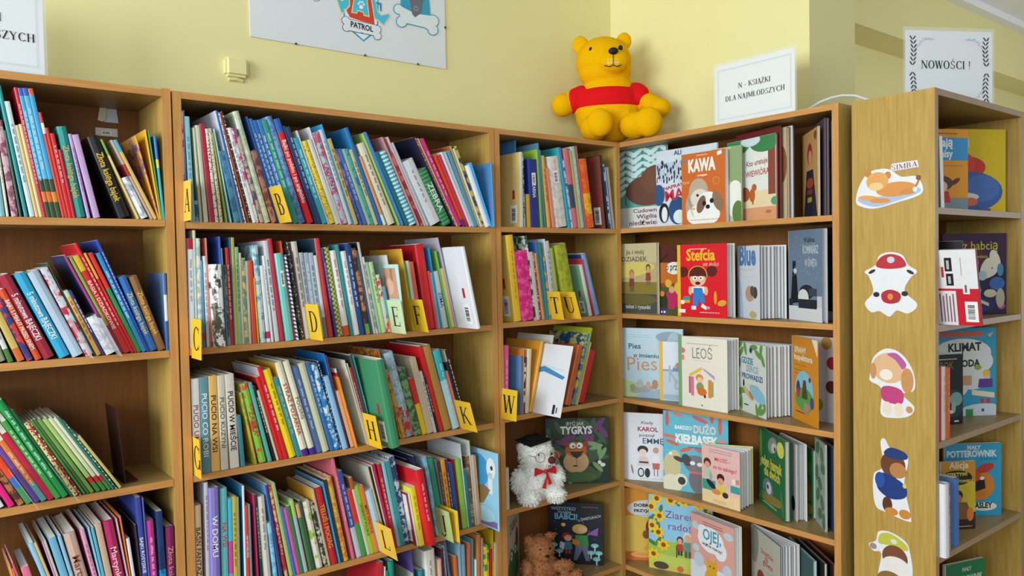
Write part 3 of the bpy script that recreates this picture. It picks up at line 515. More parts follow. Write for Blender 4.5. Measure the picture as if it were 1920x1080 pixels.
ROWS.append(('N2','narrow bookcase second shelf',1.2582,'''1.0782 0.0040 0.0314 0.2931 0.1084 0.2050 e8c030;L=d8b850|s=hard|back=1|t=a87a20;thick yellow book on narrow bookcase second shelf
1.1119 0.0040 0.0543 0.2382 0.1154 0.2019 d81e80;m=blot:e85aa0|s=hard;thick magenta book on narrow bookcase second shelf
1.1690 0.0040 0.0027 0.2926 0.1235 0.2000 2a5a3a;m=blot:d8d8d0;thin mottled dark green book, first right of the thick magenta book, narrow bookcase second shelf
1.1727 0.0040 0.0157 0.2364 0.1211 0.1832 c9c5be;;
1.1905 0.0040 0.0066 0.2348 0.1282 0.1970 8a2a5a;m=dots:d8c0c8;
1.2000 0.0040 0.0103 0.2327 0.1386 0.1739 d8a040;;
1.2109 0.0040 0.0070 0.2714 0.1321 0.2050 3a6ab0;;
1.2185 0.0040 0.0137 0.2699 0.1271 0.2050 2f8a7a;;
1.2333 0.0040 0.0107 0.2188 0.1165 0.1595 c8a060;m=blot:5a7ab0;
1.2459 0.0040 0.0065 0.2816 0.1223 0.2050 d0d4dc;L=b8c0c8;
1.2536 0.0040 0.0151 0.2746 0.1253 0.2050 c8c8c0;t=4a4a6a;
1.2731 0.0040 0.0185 0.2499 0.1407 0.1951 9aae5a;;
1.3129 0.0000 0.0540 0.2622 0.2055 0.1993 a8b030;m=blot:8a9a28|s=hard;lime book on narrow bookcase second shelf
1.4263 0.0040 0.0164 0.1913 0.2408 0.1586 c8d0d0;L=7fae88|back=1;green-sided book on narrow bookcase second shelf
1.4479 0.0040 0.0032 0.2157 0.2614 0.1828 c83a40;;
1.4580 0.0040 0.0229 0.2342 0.2897 0.1733 7f9fd0;L=2f4080;thick blue book, second right of the green-sided book, narrow bookcase second shelf'''))
ROWS.append(('N3','narrow bookcase third shelf',0.9425,'''1.0235 0.0040 0.0215 0.2389 -0.0313 0.1880 d8508a;t=f0c8d8;
1.0928 0.0040 0.0106 0.1982 -0.0308 0.1579 4a78a8;L=5a88b8|s=hard;dull-blue book on narrow bookcase third shelf
1.1037 0.0040 0.0031 0.2204 -0.0404 0.1740 e08030;L=e08030;
1.1071 0.0040 0.0067 0.1936 -0.0593 0.1483 2a2a2a;m=blot:d0d0d0;
1.1141 0.0040 0.0199 0.2194 -0.0853 0.1627 d8c4a0;;beige book, first left of the tall orange book, narrow bookcase third shelf
1.1346 0.0040 0.0132 0.2468 -0.2439 0.1979 e0a030;L=e09a30|s=hard;tall orange book on narrow bookcase third shelf
1.1487 -0.1347 0.0032 0.2405 -0.2677 0.2000 e0e2e4;L=d9dce0|s=hard|back=5;protruding white book on narrow bookcase third shelf
1.1528 0.0040 0.0046 0.2434 -0.2778 0.1775 d8b070;;
1.1729 0.0040 0.0037 0.2688 -0.2931 0.2000 30302e;L=d8d4c4|m=blot:d8d4c4;
1.3028 0.0040 0.0255 0.2191 -0.3068 0.1820 c8622a;;thick orange book, fourth right of the protruding white book, narrow bookcase third shelf
1.3308 0.0040 0.0133 0.2638 -0.3141 0.2050 3f78b8;L=24507a|m=blot:c8c060;mottled blue book, third left of the thick red book, narrow bookcase third shelf
1.3465 0.0040 0.0089 0.2843 -0.3077 0.2050 a0b030;L=a8b830;green book, second left of the thick red book, narrow bookcase third shelf
1.3563 0.0040 0.0032 0.2315 -0.3228 0.1901 d8cca8;;
1.3640 0.0040 0.0331 0.1947 -0.3189 0.1669 c01a22;s=hard;thick red book on narrow bookcase third shelf'''))
ROWS.append(('N4','narrow bookcase fourth shelf',0.6288,'''1.0255 0.0040 0.0174 0.1423 0.0041 0.1224 b8b4a8;;thin grey-white book wedged left of the white bear, narrow bookcase'''))
ROWS.append(('L1','left bookcase top shelf',1.5794,'''-0.3695 0.0040 0.0101 0.2973 0.0846 0.2050 7fb0b8;;
-0.3575 0.0040 0.0049 0.2466 0.0903 0.1792 d8d4c0;t=5a7a8a;
-0.3475 0.0040 0.0125 0.2127 0.1131 0.1782 c8a8b0;m=blot:8a4a5a;mottled pale pink book, second left of the tall teal book, left bookcase top shelf
-0.3324 0.0040 0.0044 0.1915 0.1244 0.1437 2a5a50;;
-0.3232 0.0040 0.0072 0.2907 0.1464 0.2050 1f8f90;;tall teal book on left bookcase top shelf
-0.3129 0.0040 0.0100 0.2573 0.1567 0.2050 c8d8d8;t=1f7a80;white book, first right of the tall teal book, left bookcase top shelf
-0.3016 0.0040 0.0067 0.2059 0.1607 0.1688 d8b878;;thin olive book, second right of the tall teal book, left bookcase top shelf
-0.2943 0.0040 0.0064 0.2090 0.1614 0.1544 e0cc90;;thin cream book, first left of the tall thin red book, left bookcase top shelf
-0.2870 0.0040 0.0065 0.2908 0.1632 0.2050 c82838;t=f4d8d8;tall thin red book on left bookcase top shelf
-0.2796 0.0040 0.0085 0.2905 0.1644 0.2050 48a8d8;b=.94-1:3f5fb8+0-.3:3a4a30+.12-.2:d07a30|t=d8eef8;blue book, first right of the tall thin red book, left bookcase top shelf
-0.2701 0.0040 0.0101 0.2917 0.1662 0.2050 58b4dc;b=.94-1:3f5fb8+0-.3:34502a+.12-.2:d86a28|t=d8eef8;blue book, second right of the tall thin red book, left bookcase top shelf
-0.2594 0.0040 0.0096 0.2918 0.1658 0.2050 3f9fd0;b=.95-1:d86030+0-.3:3a4a30+.12-.2:d08a30;blue book, third right of the tall thin red book, left bookcase top shelf
-0.2487 0.0040 0.0060 0.2399 0.1681 0.1867 d8382a;b=.8-.9:f0e8e0;thin red book, fourth right of the tall thin red book, left bookcase top shelf
-0.2422 0.0040 0.0061 0.2058 0.1668 0.1528 c82a20;;thin red book, third left of the thick teal book, left bookcase top shelf
-0.2357 0.0040 0.0082 0.1938 0.1621 0.1565 d02028;t=f4d0c8;red book, second left of the thick teal book, left bookcase top shelf
-0.2270 0.0040 0.0058 0.1575 0.1580 0.1143 c01e28;;
-0.2204 0.0040 0.0202 0.2108 0.1597 0.1550 1f8a80;T=Złota_księga_bajek:d8b060|s=hard;thick teal book on left bookcase top shelf
-0.1972 0.0040 0.0067 0.1961 0.1722 0.1516 b898c8;t=8a5a9a;thin pale purple book, first right of the thick teal book, left bookcase top shelf
-0.1837 0.0040 0.0135 0.1958 0.2040 0.1430 c0a0cc;;pale purple book, first left of the thick black book, left bookcase top shelf
-0.1287 0.0040 0.0246 0.1995 0.3228 0.1452 161616;T=Złota_księga_bajek:e8c040|s=hard;thick black book on left bookcase top shelf
-0.0885 0.0040 0.0048 0.2008 0.3869 0.1607 d8c080;b=.8-1:7aa04a;thin olive book, first right of the thick black book, left bookcase top shelf
-0.0801 0.0040 0.0174 0.1055 0.4102 0.1100 dfe3ea;m=blot:a8b0c0;mottled white book, second right of the thick black book, left bookcase top shelf
-0.0582 0.0040 0.0059 0.2043 0.4294 0.1723 b8a090;b=.55-.7:a03a3a;thin beige book, third right of the thick black book, left bookcase top shelf
-0.0508 0.0040 0.0079 0.2051 0.4315 0.1515 d8b860;b=.85-1:4ab0c0;thin yellow book, fourth right of the thick black book, left bookcase top shelf
-0.0410 0.0040 0.0036 0.2078 0.2352 0.1622 e0a030;m=blot:7a5a9a|L=d89a30;thin mottled orange book, fifth right of the thick black book, left bookcase top shelf
-0.0373 0.0040 0.0034 0.2202 0.1312 0.1683 e8b020;L=e0a828;thin yellow book, sixth right of the thick black book, left bookcase top shelf
-0.0335 0.0040 0.0032 0.2179 0.1165 0.1752 3f9a54;;
-0.0304 0.0040 0.0056 0.2055 0.0751 0.1620 3fa8b8;b=.7-1:2f78c8+.62-.72:e8d040;thin teal book, eighth right of the thick black book, left bookcase top shelf'''))
ROWS.append(('L2','left bookcase second shelf',1.2549,'''-0.3904 0.0040 0.0226 0.1607 0.3059 0.1368 a0a080;;
-0.3642 0.0040 0.0099 0.1571 0.3182 0.1213 d0d4d0;b=0-.2:4a7a3a|t=6a6a6a;
-0.3465 0.0040 0.0142 0.1545 0.3584 0.1124 c8b060;b=0-.2:d06a30;olive book, third left of the thick dark-red book, left bookcase second shelf
-0.3285 0.0040 0.0120 0.1491 0.3735 0.1219 3a3a78;m=blot:d04030;mottled dark blue book, second left of the thick dark-red book, left bookcase second shelf
-0.3121 0.0040 0.0135 0.1744 0.3919 0.1292 d0502c;T=BAJKI_5_MINUT_PRZED_SNEM:f8f0e8|s=hard|TS=.7;orange book, first left of the thick dark-red book, left bookcase second shelf
-0.2952 0.0040 0.0221 0.2080 0.4008 0.1682 9a2438;T=5_minutowe_BAJECZKI:f8e8e8|s=hard|TS=.55;thick dark-red book on left bookcase second shelf
-0.2638 0.0040 0.0223 0.2115 0.4059 0.1673 2fa0c8;T=5_minutowe_BAJECZKI:f4f8f8|s=hard|TS=.55;thick cyan book on left bookcase second shelf
-0.2370 0.0040 0.0230 0.2153 0.4063 0.1825 a8bccc;s=hard;thick pale blue book, first right of the thick cyan book, left bookcase second shelf
-0.2098 0.0040 0.0156 0.2240 0.3986 0.1787 c8ccd4;m=blot:c02a40;mottled white book, second right of the thick cyan book, left bookcase second shelf
-0.1924 0.0040 0.0025 0.2381 0.3893 0.1921 2a4a3a;L=2a4a3a|s=hard;
-0.1876 0.0040 0.0098 0.1682 0.3987 0.1273 e0a858;b=.9-1:b8d0c0|t=8a5a20;orange book, second left of the short white book, left bookcase second shelf
-0.1760 0.0040 0.0062 0.1680 0.4005 0.1339 3a3a70;t=f0f0f4;
-0.1675 -0.0040 0.0218 0.0987 0.4115 0.1100 e4e6ea;m=blot:c0c4d8;short white book on left bookcase second shelf
-0.1415 0.0040 0.0054 0.2606 0.4271 0.2050 a83a80;L=2f3f6a;thin magenta book, first right of the short white book, left bookcase second shelf
-0.1349 0.0040 0.0067 0.2538 0.4198 0.2011 8aa04a;b=0-.3:8a2a4a;thin green book, second right of the short white book, left bookcase second shelf
-0.1271 0.0040 0.0128 0.2555 0.4157 0.1887 c8302a;b=.85-1:d8b030|T=BASIA_I_DZIADKOWIE:f4e0d8;red book, first left of the tall red hardback, left bookcase second shelf
-0.1125 0.0040 0.0073 0.2876 0.4117 0.2050 c8242c;L=c8242c|s=hard|t=f4d8d0;tall red hardback on left bookcase second shelf
-0.1041 0.0040 0.0054 0.2631 0.4059 0.2031 c82a2a;b=.75-1:e8a030;thin red book, first right of the tall red hardback, left bookcase second shelf
-0.0977 0.0040 0.0094 0.2614 0.3955 0.2050 2f8a50;b=.65-1:d83028;green book, second right of the tall red hardback, left bookcase second shelf
-0.0871 0.0040 0.0095 0.2584 0.3752 0.1925 2f88c0;t=e0eef8;blue book, second left of the thick blue book, left bookcase second shelf
-0.0764 0.0040 0.0055 0.2917 0.3692 0.2050 2a4aa8;t=d8e0f4;thin blue book, first left of the thick blue book, left bookcase second shelf
-0.0700 0.0040 0.0182 0.1951 0.3437 0.1584 2f6ab0;T=Złota_księga_bajek:d8c890|s=hard;thick blue book on left bookcase second shelf
-0.0501 0.0040 0.0186 0.1934 0.3239 0.1415 8a6038;T=Złota_księga_bajek:e8c050|s=hard;thick brown book on left bookcase second shelf
-0.0319 0.0040 0.0071 0.1918 0.0131 0.1561 4a6a9a;L=5a7aa8|b=.38-.72:e0e2e6+0-.38:2f60a8;thin blue book, first right of the thick brown book, left bookcase second shelf'''))
ROWS.append(('L3','left bookcase third shelf',0.9317,'''-0.3971 0.0040 0.0155 0.1247 0.4199 0.1100 d8d8dc;;
-0.3739 0.0040 0.0119 0.1248 0.4349 0.1100 d81e78;;
-0.3553 0.0040 0.0118 0.1393 0.4653 0.1119 5a2a2a;m=blot:a86a40;
-0.3400 0.0040 0.0134 0.1448 0.4747 0.1100 e04a28;b=0-.3:3f8a54+.3-.5:3a6ab0;red book, fifth left of the big green book, left bookcase third shelf
-0.3227 0.0040 0.0104 0.1554 0.4838 0.1310 6a4a9a;;purple book, fourth left of the big green book, left bookcase third shelf
-0.3105 0.0040 0.0114 0.1681 0.4842 0.1323 e07a3a;b=0-.3:5aa0a0|t=f4e0d0;orange book, third left of the big green book, left bookcase third shelf
-0.2964 0.0040 0.0122 0.1859 0.4846 0.1423 c02048;;red book, second left of the big green book, left bookcase third shelf
-0.2822 0.0040 0.0108 0.2159 0.4806 0.1796 3fa04a;t=e0f0e0;green book, first left of the big green book, left bookcase third shelf
-0.2696 0.0040 0.0148 0.2667 0.4752 0.1931 1f8f4a;t=d0f0d8|s=hard;big green book on left bookcase third shelf
-0.2515 0.0040 0.0056 0.2432 0.4789 0.1998 1f5a34;L=1f5a34;thin dark green book, first right of the big green book, left bookcase third shelf
-0.2442 0.0040 0.0080 0.2062 0.4811 0.1500 d8c890;m=dots:a83030;dotted cream book, second right of the big green book, left bookcase third shelf
-0.2335 0.0040 0.0049 0.2106 0.4859 0.1561 8a2a2a;m=dots:e0d8c0;thin dotted red book, third right of the big green book, left bookcase third shelf
-0.2254 0.0040 0.0048 0.2127 0.4941 0.1815 3f8f3a;;thin green book, third left of the pale lime book, left bookcase third shelf
-0.2179 0.0040 0.0053 0.2151 0.5000 0.1754 4a6a3a;;thin dark green book, second left of the pale lime book, left bookcase third shelf
-0.2105 0.0040 0.0084 0.2144 0.5041 0.1611 6a9a4a;;green book, first left of the pale lime book, left bookcase third shelf
-0.1977 0.0040 0.0094 0.2148 0.5142 0.1581 a8c070;b=0-.12:3f8a3a+.12-.2:c03030;pale lime book on left bookcase third shelf
-0.1844 0.0040 0.0084 0.2159 0.5221 0.1849 cfd8b0;b=0-.12:3f8a3a+.12-.2:c03030;pale green book, first right of the pale lime book, left bookcase third shelf
-0.1729 0.0040 0.0064 0.2164 0.5273 0.1760 d8dcc0;b=0-.12:3f8a3a+.12-.2:c03030;thin pale green book, second right of the pale lime book, left bookcase third shelf
-0.1644 0.0040 0.0048 0.2169 0.5299 0.1811 3a7a6a;;
-0.1570 0.0040 0.0034 0.2075 0.5350 0.1535 2f7060;m=dots:d8e0c0;
-0.1492 0.0040 0.0062 0.1624 0.5513 0.1311 c8b870;;'''))
ROWS.append(('L4','left bookcase lowest shelf',0.6120,'''-0.3366 0.0040 0.0032 0.1928 0.2182 0.1483 e0a060;;
-0.3330 0.0040 0.0032 0.1857 0.2174 0.1398 e0784a;;
-0.3171 0.0040 0.0032 0.2025 0.2804 0.1552 e06080;;
-0.3137 0.0040 0.0153 0.1828 0.2344 0.1473 e07090;;
-0.2728 0.0040 0.0095 0.2394 0.2831 0.1841 8fc0dc;;blue book, sixth left of the tan book, left bookcase lowest shelf
-0.2610 0.0040 0.0053 0.2391 0.2889 0.1850 d8b870;;
-0.2553 0.0040 0.0032 0.2335 0.2491 0.1726 c89ac0;;
-0.2511 0.0040 0.0048 0.2351 0.2512 0.1966 c8c0b0;;
-0.2458 0.0040 0.0151 0.2379 0.2325 0.1929 6fb0d0;;blue book, second left of the tan book, left bookcase lowest shelf
-0.2294 0.0040 0.0076 0.2391 0.2223 0.1991 8ab8d8;T=Martynka:d8e8f0|TS=.4;thin blue book, first left of the tan book, left bookcase lowest shelf
-0.2212 0.0040 0.0248 0.2392 0.2091 0.1867 c8aa9a;T=Martynka:8a4a3a|TS=.4;tan book on left bookcase lowest shelf
-0.1874 0.0040 0.0090 0.2427 0.2018 0.2037 d89ab8;t=a04a7a;pale lilac book, first right of the tan book, left bookcase lowest shelf
-0.1780 0.0040 0.0042 0.2424 0.1732 0.1921 88c0dc;;thin blue book, second right of the tan book, left bookcase lowest shelf
-0.1734 0.0040 0.0063 0.2407 0.1653 0.1933 5ab0c8;;
-0.1667 0.0040 0.0137 0.2478 0.1560 0.1983 c8a890;;beige book, first left of the magenta book, left bookcase lowest shelf
-0.1503 0.0040 0.0222 0.2481 0.1502 0.2044 b02a60;T=Martynka:f0d0d8|TS=.4;magenta book on left bookcase lowest shelf
-0.1241 0.0040 0.0032 0.2501 0.1422 0.1939 d0b0b8;;thin pale pink book, first right of the magenta book, left bookcase lowest shelf
-0.1207 0.0040 0.0032 0.2539 0.1206 0.1862 e07a30;L=e07830|s=hard;thin orange book, second right of the magenta book, left bookcase lowest shelf
-0.1171 0.0040 0.0074 0.1953 0.1066 0.1416 d8dce0;;
-0.1024 0.0040 0.0032 0.2240 0.0712 0.1677 3a3040;;thin dark purple book, first left of the tall navy book, left bookcase lowest shelf
-0.0989 0.0040 0.0121 0.2894 0.0567 0.2050 3a4a9a;T=BAJKI_ROSYJSKIE:f0f0f4;tall navy book on left bookcase lowest shelf
-0.0865 0.0040 0.0033 0.2871 0.0460 0.2000 5a60c0;;
-0.0829 0.0040 0.0168 0.2272 0.0372 0.1789 b83a90;t=f0c8e0;magenta book, second right of the tall navy book, left bookcase lowest shelf
-0.0614 0.0040 0.0149 0.2457 0.0318 0.2031 1f88c0;b=.4-1:1f3a6a|T=Opowieści:10305a|TS=.5;blue book, third right of the tall navy book, left bookcase lowest shelf
-0.0464 0.0040 0.0201 0.2007 0.0048 0.1445 7a1f5a;T=Złota_księga:d08a90|s=hard;thick dark magenta book, fourth right of the tall navy book, left bookcase lowest shelf'''))
ROWS.append(('Q1','far-right bookcase top shelf',1.5835,'''1.6479 -1.1150 0.0198 0.1914 0.0571 0.1504 202024;;
1.6707 -1.1150 0.0189 0.1923 0.0707 0.1624 e4e4e0;;'''))
ROWS.append(('Q2','far-right bookcase second shelf',1.2667,'''1.6781 -1.2100 0.0097 0.2056 0.2012 0.1658 7a2a30;L=dcdce0|back=6;dark red book, first from the left end, far-right bookcase second shelf
1.7162 -1.1500 0.0097 0.2263 0.0546 0.1765 1a1a20;L=1c1c22;'''))
ROWS.append(('Q3','far-right bookcase third shelf',0.9494,'''1.6420 -1.1150 0.0262 0.2048 -0.0041 0.1608 c01828;;
1.6691 -1.1150 0.0233 0.2020 -0.0012 0.1483 d8d4c8;t=8a8a8a;thick white book, second from the left end, far-right bookcase third shelf
1.6938 -1.1150 0.0279 0.1970 -0.0015 0.1461 d8602a;t=f0d8c0;'''))
ROWS.append(('Q4','far-right bookcase fourth shelf',0.6364,'''1.6413 -1.1350 0.0285 0.2022 0.0214 0.1501 e0e0e4;;thick white book, first from the left end, far-right bookcase fourth shelf
1.7008 -1.1150 0.0228 0.1876 0.0135 0.1452 d0b090;m=blot:b86a3a;
1.7531 -1.1150 0.0272 0.1919 0.0135 0.1618 4a7ac0;L=5a88cc;thick blue book, first from the right end, far-right bookcase fourth shelf'''))
TABS=[('A', 0.0184, -0.0599, 1.5752, -0.0249, 'e8c048', 'm1'), ('B', 0.2685, -0.078, 1.5752, 0.2879, 'e0b82c', 'm1'), ('C', 0.026, -0.0829, 1.2315, -0.0163, 'ecc02c', 'm2'), ('D', 0.3467, -0.08, 1.255, 0.1294, 'ecc02c', 'm2'), ('E', 0.6058, -0.08, 1.255, 0.1657, 'c8dcb0', 'm2'), ('F', 0.6825, -0.08, 1.255, 0.2068, 'ecc02c', 'm2'), ('G', 0.026, -0.0528, 0.9317, 0.0259, 'ecc02c', 'm3'), ('H', 0.518, -0.08, 0.9317, 0.1892, 'ecc02c', 'm3'), ('K', 0.8493, -0.0859, 0.9317, 0.2753, 'ecc02c', 'm3'), ('L', 0.5517, -0.0951, 0.606, 0.2064, 'ecc048', 'm4'), ('J', 0.7554, -0.0816, 0.606, 0.1614, 'b8cc88', 'm4'), ('I', 0.7693, -0.0939, 0.606, 0.0692, 'ecc02c', 'm4'), ('T', 1.2428, -0.0608, 1.2582, 0.2127, 'ecc02c', 'n2'), ('U', 1.3051, -0.08, 1.2582, 0.31, 'ecc02c', 'n2'), ('W', 1.0081, -0.0804, 0.9425, -0.0738, 'ecc02c', 'n3')]
FACE={
'cudowna':(1.672, 0.1111, 1.5787, 0.2657, 0.3027, -1.5708, 0.01, None),
'mama':(1.65, -0.1242, 1.5787, 0.2675, 0.2754, -1.5521, 0.008, None),
'greencream':(1.626, -0.3903, 1.5787, 0.1171, 0.2492, -1.5708, 0.011, None),
'kawa':(1.604, -0.2787, 1.5787, 0.1852, 0.2421, -1.5816, 0.018, None),
'wiewiora':(1.68, -0.4141, 1.5787, 0.2326, 0.2698, -1.8228, 0.009, None),
'edgered':(1.692, -0.4408, 1.5787, 0.2117, 0.2933, -1.8385, 0.008, None),
'edgecream':(1.708, -0.4545, 1.5787, 0.2134, 0.2886, -1.846, 0.012, None),
'edgewhite':(1.726, -0.4642, 1.5787, 0.2134, 0.293, -1.8461, 0.008, None),
'tanfigure':(1.745, -0.6552, 1.5787, 0.1984, 0.2661, -2.3756, 0.006, None),
'edgelilac':(1.765, -0.674, 1.5787, 0.2032, 0.2891, -2.4232, 0.005, None),
'edgepink':(1.768, -0.684, 1.5787, 0.2018, 0.2879, -2.4315, 0.005, None),
'edgegrey':(1.772, -0.7024, 1.5787, 0.1977, 0.2797, -2.4478, 0.007, None),
'dziadek':(1.618, 0.0554, 1.2599, 0.2049, 0.2616, -1.5708, 0.014, None),
'tosia':(1.64, -0.1364, 1.2599, 0.186, 0.2505, -1.5708, 0.01, None),
'stefcia':(1.606, -0.2604, 1.2599, 0.2061, 0.249, -1.5951, 0.01, 0.1785),
'blue':(1.69, -0.4445, 1.2599, 0.1688, 0.2391, -2.1191, 0.01, 0.6024),
'komin':(1.69, -0.6389, 1.2599, 0.1874, 0.2821, -2.0657, 0.006, 0.0569),
'blackback':(1.775, -0.6545, 1.2599, 0.1495, 0.2884, -2.0965, 0.006, None),
'pies':(1.6118, 0.0328, 0.9409, 0.2468, 0.2619, -1.2005, 0.009, None),
'kot':(1.6499, -0.1283, 0.9409, 0.1836, 0.2178, -1.2415, 0.009, None),
'leos':(1.6195, -0.2488, 0.9409, 0.2054, 0.2467, -1.5952, 0.01, 0.3347),
'serce':(1.7108, -0.4248, 0.9409, 0.1998, 0.2348, -2.0701, 0.01, 0.5293),
'sprawy':(1.7087, -0.6365, 0.9409, 0.184, 0.266, -2.181, 0.006, 0.5867),
'karol':(1.6158, 0.0266, 0.621, 0.2068, 0.2576, -1.0399, 0.008, None),
'duzo':(1.6301, -0.1579, 0.621, 0.2419, 0.2893, -1.2428, 0.01, None),
'milosc':(1.6209, -0.3416, 0.621, 0.1616, 0.1967, -1.6398, 0.012, 0.594),
'hamak':(1.75, -0.4802, 0.621, 0.2214, 0.2578, -2.1857, 0.016, None),
'whitefan':(1.768, -0.5489, 0.621, 0.1712, 0.2457, -2.2667, 0.01, 0.1217),
'green2':(1.768, -0.6399, 0.621, 0.0826, 0.2216, -2.2746, 0.014, None),
'leaf':(1.7167, -0.7081, 0.621, 0.1186, 0.2683, -2.3636, 0.006, None),
'edgedark':(1.7576, -0.6949, 0.621, 0.1587, 0.2559, -2.3328, 0.012, None),
'dobrze':(1.6147, 0.0517, 0.302, 0.1736, 0.2799, -0.823, 0.01, None),
'ziarenka':(1.6395, -0.0731, 0.302, 0.2448, 0.2804, -1.2047, 0.012, None),
'ojej':(1.632, -0.2775, 0.302, 0.2115, 0.261, -1.737, 0.036, None),
'strych':(1.72, -0.469, 0.302, 0.2189, 0.2454, -2.1401, 0.01, 0.2699),
'edgeA':(1.74, -0.5952, 0.302, 0.2131, 0.2286, -2.2268, 0.01, None),
'edgeB':(1.76, -0.615, 0.302, 0.2212, 0.225, -2.2272, 0.01, None),
'edgeC':(1.775, -0.6378, 0.302, 0.2195, 0.2233, -2.2331, 0.01, None),
'tygrys':(1.3284, 0.1527, 0.6288, 0.2386, 0.2464, -0.649, 0.012, None),
'swietlik':(1.3795, 0.2017, 0.3079, 0.2092, 0.2325, -0.9006, 0.016, None),
'zaba':(1.0294, 0.012, 0.3079, 0.1838, 0.3004, 0.6619, 0.008, None),
'koton':(2.0019, -0.9819, 1.5835, 0.215, 0.2621, -0.5, 0.008, None),
'mnisy':(1.7367, -1.0075, 1.5835, 0.19, 0.2354, -0.42, 0.008, None),
'babcia':(1.9995, -0.9771, 1.2667, 0.225, 0.255, -0.5, 0.01, None),
'klimat':(1.9786, -0.9612, 0.9494, 0.2031, 0.2776, -0.5859, 0.009, None),
'ghost':(1.835, -1.0131, 0.9494, 0.1183, 0.2092, -0.3768, 0.009, None),
'potterB':(1.9944, -0.9829, 0.6364, 0.1836, 0.2287, -0.6185, 0.012, None),
'detektyw':(1.8554, -1.0293, 0.6364, 0.1135, 0.205, -0.5427, 0.009, None),
'potterG':(1.9343, -1.0098, 0.325, 0.17, 0.1796, -0.3, 0.012, None),
}
for _n,_s,_z,_d in ROWS:
    for _l in _d.split('\n'):
        for _o in _l.split(';')[1].split('|'):
            if _o.startswith('T='): text(_o[2:].split(':')[0].replace('_',' '),.012)
text('PATROL',.03)
# ---------------------------------------------------------------- surfaces
WALL=flat('yellow_wall_paint','e8dfa2',.75,.2,noise=.025,scale=5,bump=.06)
CEIL=flat('white_ceiling_paint','f0f4fc',.8,.2,noise=.02,scale=6)
FLOOR=wood('floor_boards','8a6a48','a88458',0)
VEN=wood('oak_veneer','a5843a','c4a158',2)
SHELFV=wood('shelf_veneer','94784a','ac9058',0)
SHELFY=wood('shelf_veneer_side','9a7a4a','b2925c',1)
EDGE=wood('edge_band','b98042','cf9858',2,.4)
EDGEX=wood('edge_band_level','b98042','cf9858',0,.4)
EDGEQ=wood('grey_edge_band','a58a6c','b79b7c',2,.4)
BACK=wood('hardboard_back','6e4218','84521f',2,.5)
PAPER=flat('white_paper','e6e8ec',.6,.2,noise=.015)
LAM=flat('laminate_board','dfe3e4',.32,.4,noise=.015)
def simple_glass(name,col,alpha,rough=.08):
    m,t,b=mat(name,rough,.5); b.inputs['Base Color'].default_value=lin(col); b.inputs['Alpha'].default_value=alpha
    n=nm(t,'ShaderNodeTexNoise'); n.inputs['Scale'].default_value=20; mr=nm(t,'ShaderNodeMapRange'); mr.inputs[3].default_value=rough; mr.inputs[4].default_value=rough+.08
    t.links.new(n.outputs['Fac'],mr.inputs[0]); t.links.new(mr.outputs[0],b.inputs['Roughness']); return m
ACRYL=simple_glass('clear_plastic','e8eee6',.10,.04)
FILM=simple_glass('clear_card_plastic','e8ecf0',.35)
def slab(name,x0,y0,z0,x1,y1,z1,m,**k):
    b=MB(); b.box(x0,y0,z0,x1,y1,z1); return struct(b.build(name,m,attr=False))
slab('floor',-5,-5,-.1,7,.25,0,FLOOR)
slab('wall_back',-3.2,.25,0,1.81,.45,3.2,WALL)
slab('wall_right',1.81,-.645,0,2.1,.45,3.2,WALL)
slab('wall_far',2.1,.25,0,8.5,.45,3.2,WALL)
slab('trim_1',2.1,.044,2.673,8.5,.25,3.2,WALL)            # boxed-in beam of the side room
slab('ceiling',2.1,-3.2,3.04,8.5,.45,3.14,CEIL)
slab('trim_2',2.1,-.02,2.995,8.5,.0435,3.0395,CEIL)      # ceiling cove
# ---------------------------------------------------------------- bookcases
T=.0173
def bookcase(label,loc,rotz,W,D,zt,levels,edge=EDGE,edgex=EDGEX,sidet=.0203,proud=0):
    t=thing('bookcase',label,'bookcase',loc,(0,0,rotz))
    for x0,nmx in ((0,'side_panel'),(W-sidet,'side_panel')):
        b=MB(); b.box(x0,0,0,x0+sidet,D,zt+proud,fm=[1,0,1,0,0,0]); b.build(nmx,[VEN,edge],t,attr=False)
    b=MB(); b.box(sidet+.0003,0.0005,zt-T,W-sidet-.0003,D,zt,fm=[0,0,1,0,0,0]); b.build('top_panel',[SHELFV,edgex],t,attr=False)
    for z in levels:
        b=MB(); b.box(sidet+.0012,.0012,z-T,W-sidet-.0012,D-.006,z,fm=[0,0,1,0,0,0]); b.build('shelf',[SHELFV,edgex],t,attr=False)
    b=MB(); b.box(sidet+.0005,D-.0055,0,W-sidet-.0005,D-.0005,zt-T-.0003); b.build('back_panel',BACK,t,attr=False)
    b=MB(); b.box(sidet+.0012,.02,.0,W-sidet-.0012,.035,.05); b.build('plinth',SHELFV,t,attr=False)
    return t
bookcase('wide oak bookcase packed with spine-out picture books, in the middle of the back wall',(0,0,0),0,1.0,.235,1.9,[1.5752,1.2550,.9317,.606,.288])
bookcase('left oak bookcase under the sign cut off by the frame edge',(-1.0044,0,0),0,1.0,.235,1.9,[1.5794,1.2549,.9317,.612,.29],proud=.003)
bookcase('narrow oak bookcase beside the corner, holding two small bears',(1.0025,0,0),0,.5880,.235,1.9,[1.5775,1.2582,.9425,.6288,.3079])
bookcase('oak bookcase along the right wall with books facing cover-out',(1.5912,.1365,0),-math.pi/2,1.0,.2085,1.9,[1.5787,1.2599,.9409,.6210,.3020])
bookcase('far-right bookcase whose light side panel carries five cut-out stickers',(1.6164,-1.1188,0),0,.6251,.2290,1.9,[1.5835,1.2667,.9494,.6364,.325],edge=EDGEQ,edgex=EDGEQ)
